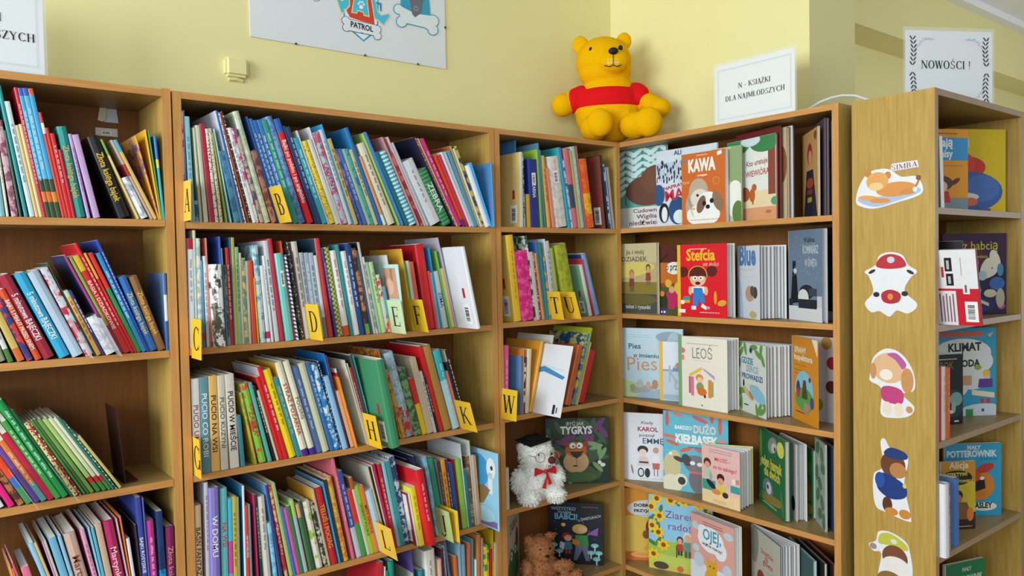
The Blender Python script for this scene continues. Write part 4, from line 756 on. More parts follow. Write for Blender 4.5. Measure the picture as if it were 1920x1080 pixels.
# ---------------------------------------------------------------- books standing with the spine out
def quad(mb,x0,y0,x1,y1,f,col):
    mb.face([f(x0,y0),f(x1,y0),f(x1,y1),f(x0,y1)],col)
K=1.06
def ell(cx,cy,rx,ry,rot=0,n=22):
    c,s=math.cos(rot),math.sin(rot); P=[]
    for i in range(n):
        a=2*math.pi*i/n; x=rx*math.cos(a); y=ry*math.sin(a); P.append((cx+x*c-y*s,cy+x*s+y*c))
    return P
def barcode(mb,f,x0,y0,x1,y1,rnd,vertical=True):
    quad(mb,x0,y0,x1,y1,lambda a,b:f(a,b,1),lin('eceef0'))
    n=9
    for i in range(n):
        q=rnd.uniform(.35,.8)
        if vertical:
            a=y0+(y1-y0)*(.14+.72*i/n); quad(mb,x0+(x1-x0)*.2,a,x0+(x1-x0)*.75,a+(y1-y0)*.72/n*q,lambda a,b:f(a,b,2),lin('26262a'))
        else:
            a=x0+(x1-x0)*(.14+.72*i/n); quad(mb,a,y0+(y1-y0)*.2,a+(x1-x0)*.72/n*q,y0+(y1-y0)*.75,lambda a,b:f(a,b,2),lin('26262a'))
def row_book(parent,t,h,D,col,o,rnd):
    hard='s' in o or t>.016
    bt=min(.0022 if hard else .0008,t*.2); oh=.003 if hard else .0006
    rr=min(.005,t*.25) if hard else min(.0012,t*.18)
    if 'pp' in o: rr=min(.0015,t*.1)
    base=lin(col,K); L=lin(o['L'],K) if 'L' in o else base
    pr=[(0,D),(0,rr),(t*.14,rr*.35),(t*.5,0),(t*.86,rr*.35),(t,rr),(t,D),(t-bt,D),(t-bt,rr+bt),(bt,rr+bt),(bt,D)]
    zs=[0,1]; bands=[]
    for s in (o['b'].split('+') if 'b' in o else []):
        q,c=s.split(':'); a,b=map(float,q.split('-')); bands.append((a,b,lin(c,K))); zs+=[a,b]
    zs=sorted(set(zs)); mb=MB(); n=len(pr)
    for a,b in zip(zs,zs[1:]):
        c=base
        for p,q,k in bands:
            if p-1e-6<=a and b<=q+1e-6: c=k
        for i in range(n):
            j=(i+1)%n
            cc=(L if 'L' in o else c) if i==0 else (c if i<6 else (lin('d9d5c8') if 7<=i<=9 else base))
            mb.face([(pr[i][0],pr[i][1],a*h),(pr[j][0],pr[j][1],a*h),(pr[j][0],pr[j][1],b*h),(pr[i][0],pr[i][1],b*h)],cc)
    for z,sg in ((0,1),(h,-1)):
        P=[(x,y,z) for x,y in pr]; mb.face(P if sg<0 else P[::-1],base)
    pat='plain'; c2=None
    if 'm' in o: pat,c2=o['m'].split(':'); c2=lin(c2,K)
    cov=mb.build('cover',PR[pat],parent,col2=c2)
    pg=MB(); pg.box(bt+.0001,rr+bt,oh,t-bt-.0001,D-oh,h-oh); pg.build('pages',PAGES,parent,attr=False)
    if 'T' in o:
        s,c=o['T'].split(':'); s=s.replace('_',' '); c=lin(c)
        vs,fs,wd=text(s,.012)
        ts=float(o.get('TS',.6)); sc=.60*t/.73; sx=sc
        if wd*sc>ts*h: sx=ts*h/wd; sc=min(sc,sx*1.5)
        if wd*sx<ts*h*.8: sx=min(sc*1.25,ts*h/wd)
        ln=wd*sx; z0=h*.5+ln/2+(.06*h if ts<.5 else 0); b=MB()
        for f in fs: b.face([(t/2-.365*sc+vs[i][1]*sc,-.0003,z0-vs[i][0]*sx) for i in f],c)
        b.build('spine_title',INK,cov)
    elif 't' in o and t>.0035:
        c=lin(o['t']); b=MB(); z=h*rnd.uniform(.8,.9); e=h*rnd.uniform(.25,.45); g=min(.0055,.42*t)
        while z>e:
            for k in range(rnd.randint(3,7)):
                q=g*rnd.uniform(.45,.75); xx=t/2+rnd.uniform(-.04,.04)*t
                b.face([(xx-g/2,-.0003,z),(xx+g/2*rnd.uniform(.5,1),-.0003,z),(xx+g/2*rnd.uniform(.6,1),-.0003,z-q*.55),(xx-g/2,-.0003,z-q*.55)],c); z-=q
            z-=g*1.1
        b.build('spine_title',INK,cov)
    if 'lab' in o:
        b=MB(); f=lambda x,z,k:(x,-.0002-.0002*k,z)
        barcode(b,f,t*.3,h*.62,t*.72,h*.8,rnd); b.build('barcode_label',INK,cov)
    f=lambda u,v,k:(-.0002-.0002*k,rr+(D-rr)*(1-u),v*h)
    def q(b,u0,v0,u1,v1,c,k=1): b.face([f(u0,v0,k),f(u1,v0,k),f(u1,v1,k),f(u0,v1,k)],lin(c))
    def pl(b,P,c,k=1): b.face([f(x,y,k) for x,y in P],lin(c))
    bk=o.get('back')
    if bk=='1' or bk=='2':
        b=MB(); barcode(b,f,.74,.06,.92,.3,rnd,True)
        if bk=='1': q(b,.8,.38,.86,.5,'b02a38')
        if bk=='2': q(b,.1,.3,.94,.95,'e4e2dc'); [q(b,.2,.9-.055*i,.85-.1*(i%3),.915-.055*i,'8a8a8e',2) for i in range(10)]
        b.build('cover_print',INK,cov)
    if bk=='3':
        b=MB(); [q(b,.3,.93-.04*i,.8-.12*(i%3),.938-.04*i,'c8ccd8') for i in range(8)]; q(b,.0,.0,.98,.42,'2f80c8'); b.build('cover_print',INK,cov)
    if bk=='4':
        b=MB(); pl(b,ell(.45,.72,.32,.22),'3f9ad0'); pl(b,ell(.82,.78,.12,.14),'e4e8ea',2); pl(b,ell(.84,.79,.035,.03),'3a3a40',3); q(b,.74,.45,.86,.72,'e0e4e6',2)
        pl(b,[(.1,.25),(.6,.3),(.8,.5),(.6,.55),(.2,.45)],'8a7048',2); pl(b,ell(.6,.16,.32,.1),'a8d8ee',2); q(b,.02,.02,.97,.1,'7a6aa0'); pl(b,[(.05,.3),(.25,.36),(.2,.18),(.05,.12)],'6a5a80',3)
        b.build('cover_print',INK,cov)
    if bk=='5':
        b=MB(); pl(b,[(.1,.62),(.4,.68),(.95,.56),(.9,.52),(.4,.6),(.12,.55)],'3f8ab8'); pl(b,[(.3,.7),(.9,.66),(.9,.64),(.3,.66)],'c8dae4'); q(b,.78,.03,.84,.16,'2a2a30'); q(b,.87,.05,.9,.13,'4a4a50'); b.build('cover_print',INK,cov)
    if bk=='6':
        b=MB(); q(b,.0,.0,1,.49,'c81830'); q(b,.3,.0,.66,.46,'dcdce2',2); [q(b,.4+.05*i,.04,.422+.05*i,.42-.03*(i%2),'8a5a6a',3) for i in range(5)]
        barcode(b,lambda u,v,k:f(u,v,k+1),.78,.05,.97,.32,rnd); q(b,.52,.72,.63,.9,'1a1a1e'); q(b,.53,.53,.64,.69,'1a1a1e'); [q(b,.56,.56+.02*i,.6,.572+.02*i,'e8e8ec',2) for i in range(5)]; [q(b,.55,.75+.02*i,.59,.762+.02*i,'e8e8ec',2) for i in range(6)]
        q(b,.46,.64,.5,.78,'c82838'); q(b,.76,.66,.77,.9,'9a9aa2'); q(b,.77,.42,.87,.56,'e4e4e6',2); q(b,.8,.44,.83,.54,'5a5a60',3); b.build('cover_print',INK,cov)
    if 'photo' in o:
        b=MB(); pl(b,[(.46,.5),(.95,.5),(.9,.95),(.5,.95)],'c89a80'); pl(b,ell(.68,.68,.13,.12),'e0b098',2); q(b,.72,.76,.8,.94,'b07a62',2); q(b,.3,.02,.48,.3,'d88a3a'); b.build('cover_print',INK,cov)
    return cov
# the small books that show least are one object of uncounted filling; the rest stand as things of their own
FILL=dict(v=[],f=[],m=[],c=[],c2=[],mats=[])
def fill_in(objs,M):
    for o in objs:
        me=o.data; n0=len(FILL['v']); FILL['v']+=[tuple(M@v.co) for v in me.vertices]
        mt=me.materials[0]
        if mt not in FILL['mats']: FILL['mats'].append(mt)
        mi=FILL['mats'].index(mt)
        for p in me.polygons: FILL['f'].append(tuple(n0+i for i in p.vertices)); FILL['m'].append(mi)
        for nmz,k in (('Col','c'),('Col2','c2')):
            a=me.color_attributes.get(nmz); buf=[.8]*(4*len(me.loops))
            if a: a.data.foreach_get('color',buf)
            FILL[k]+=buf
        bpy.data.objects.remove(o); bpy.data.meshes.remove(me)
def fill_done():
    if not FILL['v']: return
    me=bpy.data.meshes.new('slim_books'); me.from_pydata(FILL['v'],[],FILL['f'])
    for m in FILL['mats']: me.materials.append(m)
    me.polygons.foreach_set('material_index',FILL['m'])
    for nmz,k in (('Col','c'),('Col2','c2')): me.color_attributes.new(nmz,'FLOAT_COLOR','CORNER').data.foreach_set('color',FILL[k])
    me.update(); o=bpy.data.objects.new('slim_books',me); COL.objects.link(o); o['kind']='stuff'
    tag(o,'remaining slim book spines squeezed in among the larger books on all the shelves','books')
def rows():
    for rn,shelf,z,data in ROWS:
        for i,l in enumerate(data.split('\n')):
            geo,op,lab=l.split(';'); q=geo.split(); x,yf,t,h,a,D=map(float,q[:6]); col=q[6]
            o=dict(s.split('=',1) for s in op.split('|') if s)
            rnd=random.Random(rn+str(i))
            # lean: positive tips the top to the left, pivot on the corner that stays on the board
            if a>=0: loc=(x,yf,z+.0003)
            else: loc=(x,yf,z+.0003-t*math.sin(a))
            if not lab:
                BUILT.clear(); row_book(None,t,h,D,col,o,rnd); fill_in(list(BUILT),Matrix.Translation(loc)@Matrix.Rotation(-a,4,'Y')); continue
            root=thing('picture_book',lab,'book',loc,(0,-a,0),'books standing on the '+shelf)
            row_book(root,t,h,D,col,o,rnd)
rows(); fill_done()
# ---------------------------------------------------------------- letter tabs
for L,x,yn,z,a,col,zn in TABS:
    dep=abs(yn)+ (.0025 if L!='C' else -.003)
    H=.1; yel=col!='c8dcb0' and col!='b8cc88'
    t=thing('letter_tab','%s card tab with a black letter %s sticking out between books'%('yellow' if yel else 'pale green',L),'divider tab',(x,yn,z+.0004),(0,-a,0),'letter tabs between the books')
    b=MB(); b.box(-.0006,0,0,0,dep,H,lin(col)); card=b.build('card',INK,t)
    P,wd=serif(L); s=.058; b=MB()
    off=(dep-wd*s)/2 if wd*s<dep else (dep-wd*s)+.004
    if wd*s>dep: s*=min(1,dep*1.0/(wd*s)+.15); off=dep*.04
    for p in P: b.face([(-.0009,max(.0005,min(dep-.0005,dep-off-q[0]*s)),.022+q[1]*s*1.0) for q in p],lin('201c14'))
    b.build('letter',INK,card)
# ---------------------------------------------------------------- books shown cover-out
def E(cx,cy,rx,ry,c,rot=0): return ('p',('e',cx,cy,rx,ry,rot),c)
def R(x0,y0,x1,y1,c): return ('p',[(x0,y0),(x1,y0),(x1,y1),(x0,y1)],c)
def G(c,*P): return ('p',list(P),c)
def TX(s,x,y,wd,c,hs=1.0,rot=0,bold=.012): return ('t',s,x,y,wd,c,hs,rot,bold)
def flowers(pts,r,c1='f0c020',c2='8a4a20'):
    o=[]
    for x,y in pts:
        for k in range(7):
            a=k*2*math.pi/7; o.append(E(x+.62*r*math.cos(a),y+.5*r*math.sin(a),r*.42,r*.2,c1,a))
        o.append(E(x,y,r*.38,r*.32,c2))
    return o
def leaves(pts,l,c,rot0=0.6):
    return [E(x,y,l,l*.3,c,rot0+1.3*i) for i,(x,y) in enumerate(pts)]
def lines(x0,x1,ys,c,th=.006,seed=1):
    r=random.Random(seed); o=[]
    for y in ys:
        x=x0
        while x<x1:
            q=r.uniform(.02,.06); o.append(R(x,y,min(x1,x+q),y+th,c)); x+=q+.012
    return o
def kid(x,y,s,hair,skin,shirt,leg):
    return [E(x,y+.62*s,.16*s,.17*s,hair),E(x,y+.58*s,.12*s,.13*s,skin),G(shirt,(x-.14*s,y+.45*s),(x+.14*s,y+.45*s),(x+.18*s,y+.15*s),(x-.18*s,y+.15*s)),R(x-.12*s,y-.05*s,x-.02*s,y+.16*s,leg),R(x+.02*s,y-.05*s,x+.12*s,y+.16*s,leg)]
rf=random.Random(3)
ART={
'cudowna':dict(bg='5fa8a4',side='d8d8d0',lb='teal book with brown bear under snowy firs, leftmost on right bookcase top shelf',els=[R(0,0,1,.27,'dcdcd8')]+[R(x,.3,x+.03,1,'4a7f78') for x in(.22,.55,.86)]+[E(x+.02+.1*sg,.95-.085*i,.13,.028,'cfe6e8',-.45*sg) for x in(.22,.55,.86) for i in range(7) for sg in(-1,1)]+[E(.66,.47,.42,.19,'6e4a3e'),E(.82,.6,.3,.17,'76503f'),E(1,.37,.2,.1,'8a5a48')]+[TX('Cudowna',.38,.2,.5,'7a4a52',.62),TX('Wigilia',.44,.125,.38,'7a4a52',.62),TX('niedźwiedzi',.3,.045,.66,'7a4a52',.7)]),
'mama':dict(bg='cfdbe6',side='e4e8ec',lb='white and blue penguin-crowd book behind the orange dog book',els=[R(0,.6,1,.84,'b8c8d8')]+[E(rf.uniform(.02,.98),rf.uniform(.58,.86),.011,.026,rf.choice(['20283a','2f4a78','2a2f3a','e4e8ec'])) for _ in range(150)]+[E(.05,.42,.1,.14,'2a5a8a'),E(.14,.18,.085,.13,'20242e'),E(.15,.16,.05,.1,'eef0f2'),E(.37,.2,.15,.18,'24507e'),E(.4,.12,.1,.09,'dfe8f0'),TX('NAPRAWDĘ',.14,.475,.5,'c03a4a',.7,.14),TX('MAMA?',.17,.33,.7,'d0303a',.9,.1),TX('ALI',.32,.92,.12,'4a6a8a',1)]),
'greencream':dict(bg='b4bc98',side='8a9468',lb='pale green board book right behind the orange dog book',els=[E(.85,.75,.3,.3,'8aa070'),E(.8,.3,.3,.25,'e2e2d8'),E(.9,.12,.2,.16,'5a7a3a')]),
'kawa':dict(bg='c8682c',side='c4bcae',lb='orange book with two shaggy dogs on right bookcase top shelf',els=[TX('KAWA',.17,.74,.62,'f4efe8',1.55,0,.05),TX('z mopem',.38,.665,.22,'f4efe8',1,0,.03),R(.04,.86,.13,.93,'8a7a70')]+lines(.36,.6,[.955],'f0d8c0',.01)+lines(.03,.2,[.58,.6],'f0d8c0')+[G('f4f0ea',(.83,.92),(.93,.94),(.92,.99),(.82,.97)),E(.8,.58,.075,.055,'d88a58'),E(.8,.58,.06,.044,'c8682c'),E(.4,.45,.22,.19,'b5a690'),E(.3,.25,.2,.22,'b0a290'),E(.42,.36,.2,.13,'d9d2c4'),E(.38,.4,.03,.02,'2a2420'),E(.5,.12,.38,.16,'eeeae2'),E(.62,.28,.25,.16,'eeece6'),E(.83,.3,.1,.15,'8a7058',.4),E(.46,.27,.09,.13,'7a5c48',-.4),E(.53,.28,.045,.035,'241c1a'),E(.7,.31,.045,.035,'241c1a'),E(.61,.23,.05,.03,'1c1614'),R(.2,.2,.32,.23,'d8c040'),E(.24,.18,.02,.1,'cfc4b4',.4),E(.2,.3,.02,.1,'9a8c78',.3)]+lines(.2,.85,[.05],'b0603a',.008)),
'wiewiora':dict(bg='dfe2dc',side='7a2a2a',lb='squirrel book with green treetops, right of the pale green board book',els=[R(0,0,1,.16,'d89a70'),R(0,.16,1,.36,'e4d0a8'),R(.85,.3,.99,1,'8a4a3a'),E(.22,.95,.28,.13,'3f8a5a'),E(.78,.94,.3,.13,'3a8050'),E(.5,.97,.2,.07,'c8dce4'),TX('Kto uratuje',.42,.66,.42,'a03038',1.2,.05),TX('WIEWIÓRA?',.4,.53,.5,'b82830',1.3,.05),E(.38,.33,.1,.09,'a85a34',.5),E(.53,.31,.06,.08,'b8622f'),E(.57,.4,.05,.045,'b8622f'),R(.53,.2,.56,.26,'a85a34'),E(.98,.22,.08,.05,'4a9a7a'),E(.2,.1,.03,.1,'6a4a3a',.3),E(.28,.08,.02,.08,'6a4a3a',-.3),E(.85,.1,.06,.02,'b86a5a')]),
'edgered':dict(bg='6a2426',side='5a2022',lb='dark red book edge directly behind the squirrel book',els=[E(.8,.3,.1,.05,'d8c0b0')]),
'edgecream':dict(bg='c8b088',side='8a6a48',lb='cream and brown book edge, second behind the squirrel book',els=[E(.9,.6,.1,.2,'8a5a3a')]),
'edgewhite':dict(bg='d8dce4',side='3a2a2c',lb='pale book with dark spine, third behind the squirrel book',els=[]),
'tanfigure':dict(bg='c89c62',side='d8c8a8',lb='tan book with red-haired figure in dark dress, steeply angled, top shelf',els=[E(.5,.74,.16,.12,'a8382c'),E(.52,.7,.1,.08,'d8a080'),G('2c2c3c',(.3,.55),(.7,.55),(.95,0),(.1,0)),E(.5,.4,.22,.06,'a84a34'),R(.35,.18,.62,.24,'b89a3a'),R(.32,.27,.66,.33,'8a3a34'),E(.85,.92,.08,.05,'8a4a34')]),
'edgelilac':dict(bg='5a4a5a',side='4a3a4a',lb='thin dark lilac book right of the tan figure book',els=[]),
'edgepink':dict(bg='b89aa0',side='5a4650',lb='thin dusty pink book, second right of the tan figure book',els=[]),
'edgegrey':dict(bg='b0b4b8',side='8a8e94',lb='grey book rightmost on right bookcase top shelf',els=[R(.2,.5,.9,.8,'6a3a3a'),R(.1,.1,.95,.45,'8a9aa4')]),
'dziadek':dict(bg='b8a878',side='cfc39a',lb='golden book of a boy and grandfather walking, leftmost on second shelf',els=[R(0,0,1,.28,'4c5048'),R(0,.28,1,.45,'8a7838'),R(0,.72,1,1,'c4b88c'),E(.35,.62,.6,.1,'d4c468',.1),TX('Ja i mój',.26,.85,.44,'4a4432',.75),TX('DZIADEK',.16,.745,.62,'5a5040',.8)]+kid(.4,.33,.38,'a07050','c8946a','7a4438','5a5a48')+kid(.8,.42,.36,'5a4a34','d0a078','9a4038','6a6a58')+[E(.5,.2,.5,.08,'6a6238'),TX('tekst i rysunki',.24,.07,.6,'d8d4c4',1)]),
'tosia':dict(bg='8a4a28',side='c8b890',lb='autumn-forest book half hidden left of the red girl book',els=[R(0,.75,1,1,'5a2a24'),R(0,.45,1,.75,'c06a2c'),R(0,0,1,.4,'4a5530'),R(.0,.4,.06,1,'3a241c'),E(.12,.8,.2,.02,'3a241c',.6),E(.4,.67,.19,.09,'e8e4dc'),TX('o przyj',.2,.64,.36,'2a2424',1.5),TX('T',.42,.8,.1,'3a2a20',1.6),E(.26,.45,.08,.06,'d8b030'),E(.5,.38,.1,.09,'d8c040'),E(.34,.22,.16,.14,'b82f5a'),E(.34,.36,.07,.05,'d8a078'),E(.12,.18,.12,.14,'2a3a24'),E(.1,.3,.06,.04,'d88030'),R(.0,.0,.2,.1,'4a2f7a'),R(.07,.02,.1,.05,'e8e4f0'),R(.13,.02,.18,.05,'e8e4f0')]),
'stefcia':dict(bg='d81f2c',side='d8d4cc',spinec='e6b23a',lb='bright red book with a shouting pigtailed girl',els=[TX('Stefcia',.17,.78,.6,'f0c030',1.15,0,.028),TX('się złości',.52,.7,.32,'f0b0a0',1.1),E(.1,.62,.11,.075,'5a2420'),E(.7,.63,.11,.075,'5a2420'),E(.41,.58,.2,.125,'e6b040'),E(.41,.575,.185,.12,'5a2420'),E(.41,.52,.165,.1,'e8b48c'),G('5a2420',(.26,.56),(.57,.56),(.52,.63),(.3,.63)),E(.35,.535,.05,.03,'f4f2ee'),E(.48,.535,.05,.03,'f4f2ee'),E(.355,.533,.018,.012,'2a1a18'),E(.475,.533,.018,.012,'2a1a18'),E(.41,.465,.055,.022,'5a1c1c'),G('e8ece8',(.28,.42),(.55,.42),(.58,.33),(.25,.33)),G('2f7fc8',(.32,.4),(.5,.4),(.54,.28),(.56,.2),(.46,.2),(.44,.26),(.4,.15),(.3,.15)),R(.27,.1,.37,.15,'f0f0ee'),G('f0f0ee',(.47,.14),(.58,.1),(.6,.14),(.5,.19)),E(.25,.36,.04,.06,'e8b48c'),E(.58,.36,.04,.06,'e8b48c'),R(.1,.22,.24,.28,'3a9a8a'),R(.12,.19,.24,.23,'e0a030'),E(.08,.2,.05,.03,'f0f0f0'),E(.77,.27,.03,.09,'e0a030'),E(.9,.2,.09,.04,'d8a030',.2),R(-.0,.05,.14,.1,'f4f2f0'),E(.62,.13,.04,.02,'c8a0a8')]+lines(.25,.6,[.93],'f4d0c8',.012)+lines(.45,.85,[.06],'f4d0c8',.01)+[R(0,0,.045,1,'e6b23a'),R(.0,.05,.14,.1,'f4f2f0')]),
'blue':dict(bg='dbe0e8',side='e4e8ee',lb='white standing-open book with fanned pages and blue title',els=[TX('Blue',.1,.74,.76,'5a8ac0',1.3,0,.04)]+lines(.12,.8,[.67],'b0b8c4')+lines(.25,.8,[.57],'c0c8d0')+[G('b8cce0',(0,0),(.28,0),(.2,.4),(0,.65)),E(.58,.34,.2,.11,'c8a088'),E(.82,.36,.1,.08,'4a4440'),E(.7,.38,.1,.07,'5a524c'),E(.72,.06,.16,.05,'c8b880')]),
'komin':dict(bg='6c8098',side='c8ccd0',lb='tall blue-grey book with a chimney sweep silhouette over snow',els=[TX('Kalina',.5,.86,.3,'2a3440',1),TX('KOMINIARZ',.44,.74,.46,'c4ccd6',2.2,0,.02),TX('W ŚWIĘTA',.5,.6,.36,'c4ccd6',2.4,0,.02),R(0,0,1,.16,'d4d8da'),G('15181e',(.05,.18),(.3,.2),(.25,.5),(.12,.56)),R(.12,.57,.22,.66,'15181e'),E(.2,.55,.05,.03,'c8ccd0'),E(.55,.32,.22,.08,'20242c'),E(.45,.26,.16,.09,'d8dcde'),R(.3,.14,.85,.24,'20242c'),R(.62,.28,.85,.36,'39424e'),R(.86,.16,1,.28,'c8ccd0'),R(0,.16,.12,.24,'20242c')]+[E(rf.uniform(.1,.95),rf.uniform(.45,.98),.006,.005,'d8dce4') for _ in range(30)]),
'blackback':dict(bg='14161c',side='2a2a30',lb='black book with a white lower strip, rightmost on second shelf',els=[R(0,0,1,.1,'c8ccd4')]),
'pies':dict(bg='b6d0dc',side='c8d8de',lb='pale blue dog-title book, leftmost on right bookcase third shelf',els=[G('b2c888',(0,0),(.6,0),(.35,.18),(0,.27)),TX('Pies',.14,.7,.2,'44586a',.9,.04,.02),TX('o imieniu',.22,.58,.4,'44586a',.85,0,.02),TX('Pies',.12,.38,.48,'c8956a',.95,.05,.0),E(.48,.72,.13,.035,'c2ced6'),E(.8,.88,.22,.08,'8a9cac'),E(.86,.7,.12,.25,'a4bcc8'),E(.35,.12,.2,.05,'9aa0a0',.2),E(.2,.14,.05,.05,'9a9484'),E(.32,.2,.06,.06,'b0b4b0'),E(.45,.18,.04,.06,'c0a890'),E(.56,.2,.05,.07,'b08868'),G('9ab0c4',(.2,0),(.75,0),(.7,.16),(.4,.08))]+lines(.1,.5,[.9,.87],'8aa8b8')),
'kot':dict(bg='d6dee6',side='d8b048',spinec='e0b038',lb='white wintry book with yellow spine, behind the cream crayon book',els=[R(0,0,1,.5,'b8c8d4'),R(0,.5,1,.53,'8a98a4'),TX('KOT',.2,.32,.6,'a4b4c4',1.6),TX('ŁA',.3,.2,.3,'a4b4c4',1.3),E(.4,.6,.06,.05,'c87a5a'),R(.28,.5,.46,.56,'6a8ab0'),E(.3,.06,.3,.05,'9ab0c0'),R(0,0,.075,1,'e0b038')]),
'leos':dict(bg='e6e0d0',side='d8d4c4',spinec='7aa870',lb='cream book with a child sitting inside a crayon house',els=[TX('LEOŚ',.28,.7,.42,'8a8a84',1.45,.02,.0)]+lines(.16,.82,[.9],'b0aca0',.012)+lines(.3,.66,[.67],'b8b4a8')+[R(.2,.2,.245,.44,'c05a78'),R(.25,.17,.31,.44,'d07a92'),R(.61,.17,.68,.42,'d88a3a'),R(.68,.19,.72,.4,'8aa868'),G('e0c050',(.2,.47),(.24,.44),(.5,.55),(.47,.59)),G('b49ac8',(.5,.58),(.53,.54),(.76,.42),(.74,.48)),E(.43,.43,.08,.055,'d8943a'),E(.44,.4,.06,.045,'e8c0a0'),E(.44,.3,.08,.07,'8a9460'),E(.48,.24,.1,.055,'d8702a'),R(.52,.16,.56,.2,'3a302c'),E(.06,.8,.07,.04,'d07a82'),E(.08,.7,.03,.04,'d88a7a'),E(.48,.05,.015,.012,'6a6a64'),R(0,0,.05,1,'7aa870')]),
'serce':dict(bg='d8dcd4',side='8a9aa8',lb='standing-open book with green palm leaves and blue title',els=leaves([(.1,.95),(.3,.92),(.6,.95),(.85,.93),(.75,.86),(.15,.85),(.9,.8),(.08,.25),(.15,.12),(.05,.1),(.8,.12),(.92,.2),(.88,.08),(.7,.06),(.2,.3)],.13,'6a9a50')+[E(.5,.9,.05,.04,'2a3f7a'),E(.05,.7,.08,.1,'5a4a48'),G('3f7ab0',(0,.45),(.1,.5),(.08,.62),(0,.62)),TX('GDZIE',.16,.7,.42,'4a90b0',1.0,0,.03),TX('SERCE',.34,.59,.42,'9ab8c4',1.0,0,.03),TX('PROWADZI',.18,.485,.72,'2f6aa0',.9,0,.03),E(.24,.4,.03,.07,'20283a'),E(.72,.3,.28,.1,'8ac4d8',-.3),E(.4,.28,.2,.05,'d8b488',-.5),E(.5,.26,.1,.03,'b87a58',-.6),R(.25,.1,.4,.12,'4a4a4a')]+lines(.35,.8,[.41,.38],'a0a8a8')),
'sprawy':dict(bg='d98e24',side='c4c6cc',lb='orange book angled at right end of the third shelf',els=[TX('SPRAWY',.1,.81,.46,'f4ead8',1.2,-.0,.03),TX('inspektora',.08,.725,.72,'f4ead8',.85,0,.03)]+lines(.1,.6,[.66,.6,.56],'6a4a1a')+[G('f0e8dc',(.78,1),(1,1),(1,.8)),E(.48,.37,.36,.24,'8ac4d8'),E(.48,.27,.36,.14,'5aa04a'),G('4a4a30',(.38,.28),(.62,.28),(.55,.5),(.45,.5)),E(.25,.38,.08,.1,'4a3a6a'),E(.25,.33,.07,.06,'b83a3a'),G('b08a70',(.4,.1),(.62,.1),(.7,.22),(.5,.24)),E(.78,.26,.07,.07,'4a4a8a'),E(.7,.52,.04,.03,'5a3a4a')]+lines(.15,.5,[.1],'4a3410',.012)),
'karol':dict(bg='dfe2e8',side='c8ccd2',lb='white book with two drawn children, leftmost on fourth shelf',els=[TX('Kiedy',.34,.84,.22,'4a5660',.8),TX('KAROL',.27,.735,.38,'b02a3a',.95,0,.03),TX('poznał',.3,.655,.28,'4a5660',.75),TX('EMMĘ',.36,.555,.4,'3f5a70',.9),E(.36,.46,.1,.06,'26262a'),E(.36,.42,.07,.05,'e8d0c0'),G('d8c8c8',(.3,.36),(.44,.36),(.5,.22),(.26,.22)),R(.29,.26,.46,.285,'3a3034'),E(.32,.12,.06,.07,'2a2a2e'),E(.44,.12,.05,.07,'2a2a2e'),E(.32,.12,.04,.05,'d8dce0'),E(.6,.46,.055,.045,'c89880'),G('e8e8ec',(.55,.38),(.66,.38),(.66,.26),(.54,.26)),G('c06a58',(.53,.27),(.67,.27),(.66,.18),(.54,.18)),R(.56,.08,.575,.18,'8a6a60'),R(.62,.08,.635,.18,'8a6a60'),E(.16,.16,.015,.07,'8a7060',.2)]+lines(.3,.8,[.03],'a0a4ac')),
'duzo':dict(bg='62b4c8',side='3a4a50',lb='turquoise book with sausages and three dogs',els=[TX('BARDZO',.19,.78,.27,'e8eef0',1.1,0,.04),TX('DUŻO',.48,.75,.34,'e0d4cc',1.35,0,.04),TX('KIEŁBASEK',.2,.61,.65,'eef2ec',1.35,0,.05),E(.07,.9,.03,.1,'c85a58'),E(.24,.96,.08,.02,'d07868',-.2),E(.58,.92,.13,.024,'c85a68',-.35),E(.88,.87,.03,.12,'c86258'),E(.76,.95,.03,.07,'c85a68'),E(.1,.68,.12,.022,'d07060',-.15),E(.15,.6,.11,.024,'c86850',-.3),E(.36,.53,.1,.026,'d0684e',.3),E(.6,.53,.12,.024,'c86a68',-.2),E(.9,.68,.07,.022,'d88a8a'),E(.14,.3,.14,.18,'c8bc90'),E(.18,.44,.09,.07,'c8bc90'),E(.25,.4,.09,.03,'4a4440',-.3),E(.12,.46,.03,.02,'eeeae0'),E(.13,.08,.17,.12,'dcd4bc'),E(.28,.14,.1,.08,'ddd6c4'),E(.29,.13,.06,.05,'3a3a3e'),E(.62,.17,.22,.2,'6e6a70'),E(.5,.36,.17,.11,'78747a'),E(.37,.4,.07,.08,'4a464c',.5),E(.57,.36,.04,.025,'e8e8ea'),E(.46,.37,.04,.025,'e8e8ea'),R(.42,.24,.7,.265,'d06a6a'),R(.5,0,.82,.1,'6e6a70')]+lines(.4,.7,[.56],'2f6a7a',.012)),
